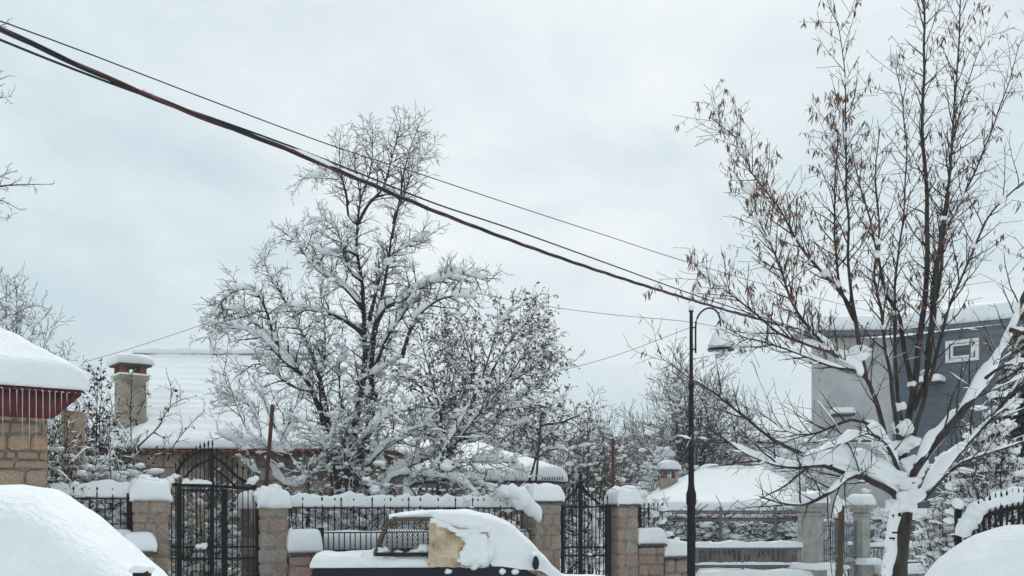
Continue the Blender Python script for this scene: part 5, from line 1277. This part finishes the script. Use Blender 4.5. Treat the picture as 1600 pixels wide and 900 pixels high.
# --- right edge: bushes and dark spruce ------------------------------------------
bush('hedge_bush', 1470, 1640, 640, 15.5, 18, 'brown twiggy bush with snow behind the curved railing', 721, r=.022, T=(.06, .045, .028), bias=-.05, cl=110, clr=(.05, .13), leaf=('leaf_dull', 700, (.04, .08)), ybase=870)
bush('hedge_bush', 1435, 1530, 740, 16.5, 10, 'smaller snowy bush between the big trunk and the curved railing', 722, r=.018, T=(.06, .05, .03), bias=.1, cl=110, clr=(.05, .13), leaf=('leaf_dull', 300, (.04, .08)))
bush('hedge_bush', 1280, 1400, 770, 24.8, 9, 'low snowy shrub behind the concrete gateway', 723, r=.018, T=(.07, .05, .03), bias=.1, cl=90, clr=(.05, .13))
def spruce(x, ytop, Y, w, label, seed, n=300):
    t = root_at('snowy_spruce', x, Y, label, 'tree', 'trees around the gardens'); g = random.Random(seed); p = P(x, ytop, Y); H = p.z
    MB().tube([(p.x, Y, 0), (p.x, Y, H)], [.16, .02], 8).build('trunk', 'bark', t, True)
    nd = MB(); sn = MB(); lb = MB()
    for k in range(n):
        f = (k+.5)/n; z = H*(.10+.88*f); l = w*(1-f)**.8*g.uniform(.7, 1.15)+.15; a = g.uniform(0, 2*PI)
        pts = []
        for i in range(7):
            e = i/6; pts.append(Vector((p.x+math.cos(a)*l*e, Y+math.sin(a)*l*e, z+l*(.10*e-.42*e*e))))
        lb.tube(pts, [.02*(1-.8*i/6) for i in range(7)], 3, False)
        hw = [.02+.07*math.sin(PI*min(1, (i+.6)/7))*min(1, l) for i in range(7)]
        sn.etube([(q.x, q.y, q.z+.05+g.uniform(0, .03)) for q in pts], [h*g.uniform(.5, 1) for h in hw], [.025+.05*g.random() for _ in hw], 6)
        for i in range(60):
            e = g.uniform(.1, 1); q = pts[0].lerp(pts[-1], e)+Vector((0, 0, l*.32*e*(1-e))); s_ = g.choice((-1, 1))
            d = Vector((math.cos(a+s_*1.0), math.sin(a+s_*1.0), -.55+g.gauss(0, .2)))*g.uniform(.08, .24); wv = Vector((g.gauss(0, .014), g.gauss(0, .014), .016))
            n0 = len(nd.v); nd.v += [tuple(q-wv), tuple(q+wv), tuple(q+d)]; nd.f.append((n0, n0+1, n0+2))
    lb.build('limbs', 'bark', t); nd.build('needles', 'needle', t, kind='stuff'); sn.build('snow', 'snow', t, True, kind='stuff')
spruce(1625, 440, 19.0, 1.5, 'dark snowy spruce at the right edge behind the big linden', 31)
spruce(1600, 590, 17.5, 1.1, 'shorter dark spruce at the right edge above the curved railing', 32, 200)

# --- left edge --------------------------------------------------------------------
Y = 20.0; t = root_at('edge_tree', -95, Y, 'tree beyond the left edge whose snowy branch tips reach into view', 'tree', 'trees around the gardens'); tr = Tree(909); A = []
for px, r, y1 in (([(-95, gnd(0, Y)), (-92, 600), (-88, 300), (-80, 60), (-78, 20)], .16, 0), ([(-88, 380), (-60, 330), (-30, 300), (0, 292), (30, 290), (68, 288)], .05, -.4), ([(-88, 300), (-60, 290), (-30, 282), (0, 275), (20, 268)], .03, .5), ([(-60, 330), (-25, 315), (0, 312), (25, 325)], .02, .2), ([(-86, 240), (-50, 170), (-20, 135), (15, 118)], .03, .2), ([(-84, 200), (-40, 160), (-10, 155), (18, 150)], .02, -.4), ([(-80, 130), (-40, 70), (-10, 45), (15, 36)], .03, 0), ([(-88, 420), (-50, 360), (-15, 335), (12, 345)], .02, -.2)):
    A.append(tr.limb(px, r, .006, Y, 0, y1, 1))
CFe = dict(sp=[.13, .10], len=[(.2, .55), (.08, .22)], ang=[(25, 55), (25, 60)], up=[0, .02], jit=.12, rad=[.010, .006], step=[.07, .06], rmin=.0045, taper=.5, bias=[.05, 0])
for b in A[1:]: tr.sprout(b, CFe, 1, .3)
tr.build(t, 'bark', 'twig', T=(.05, .02, .012), bias=-.4, freq=2.2, hmin=.3); finish(tr, t)
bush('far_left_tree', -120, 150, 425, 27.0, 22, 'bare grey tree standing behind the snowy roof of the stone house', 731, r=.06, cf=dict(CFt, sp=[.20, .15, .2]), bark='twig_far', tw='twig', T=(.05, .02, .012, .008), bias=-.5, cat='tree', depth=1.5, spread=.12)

# ------------------------------------------------------------------ thin winter haze
HZ = bpy.data.materials.new('winter_haze'); HZ.use_nodes = True; ht = HZ.node_tree
ht.nodes.remove(ht.nodes['Principled BSDF']); pv = ht.nodes.new('ShaderNodeVolumePrincipled')
pv.inputs['Color'].default_value = (0.93, 0.96, 0.98, 1); pv.inputs['Density'].default_value = 0.0018; pv.inputs['Anisotropy'].default_value = 0.0
ht.links.new(pv.outputs[0], ht.nodes['Material Output'].inputs['Volume'])
o = MB().box((0, 335, 6.4), (1220, 750, 15.2)).build('haze', HZ, None); tag(o, 'thin pale winter haze filling the air over the whole place', kind='stuff')
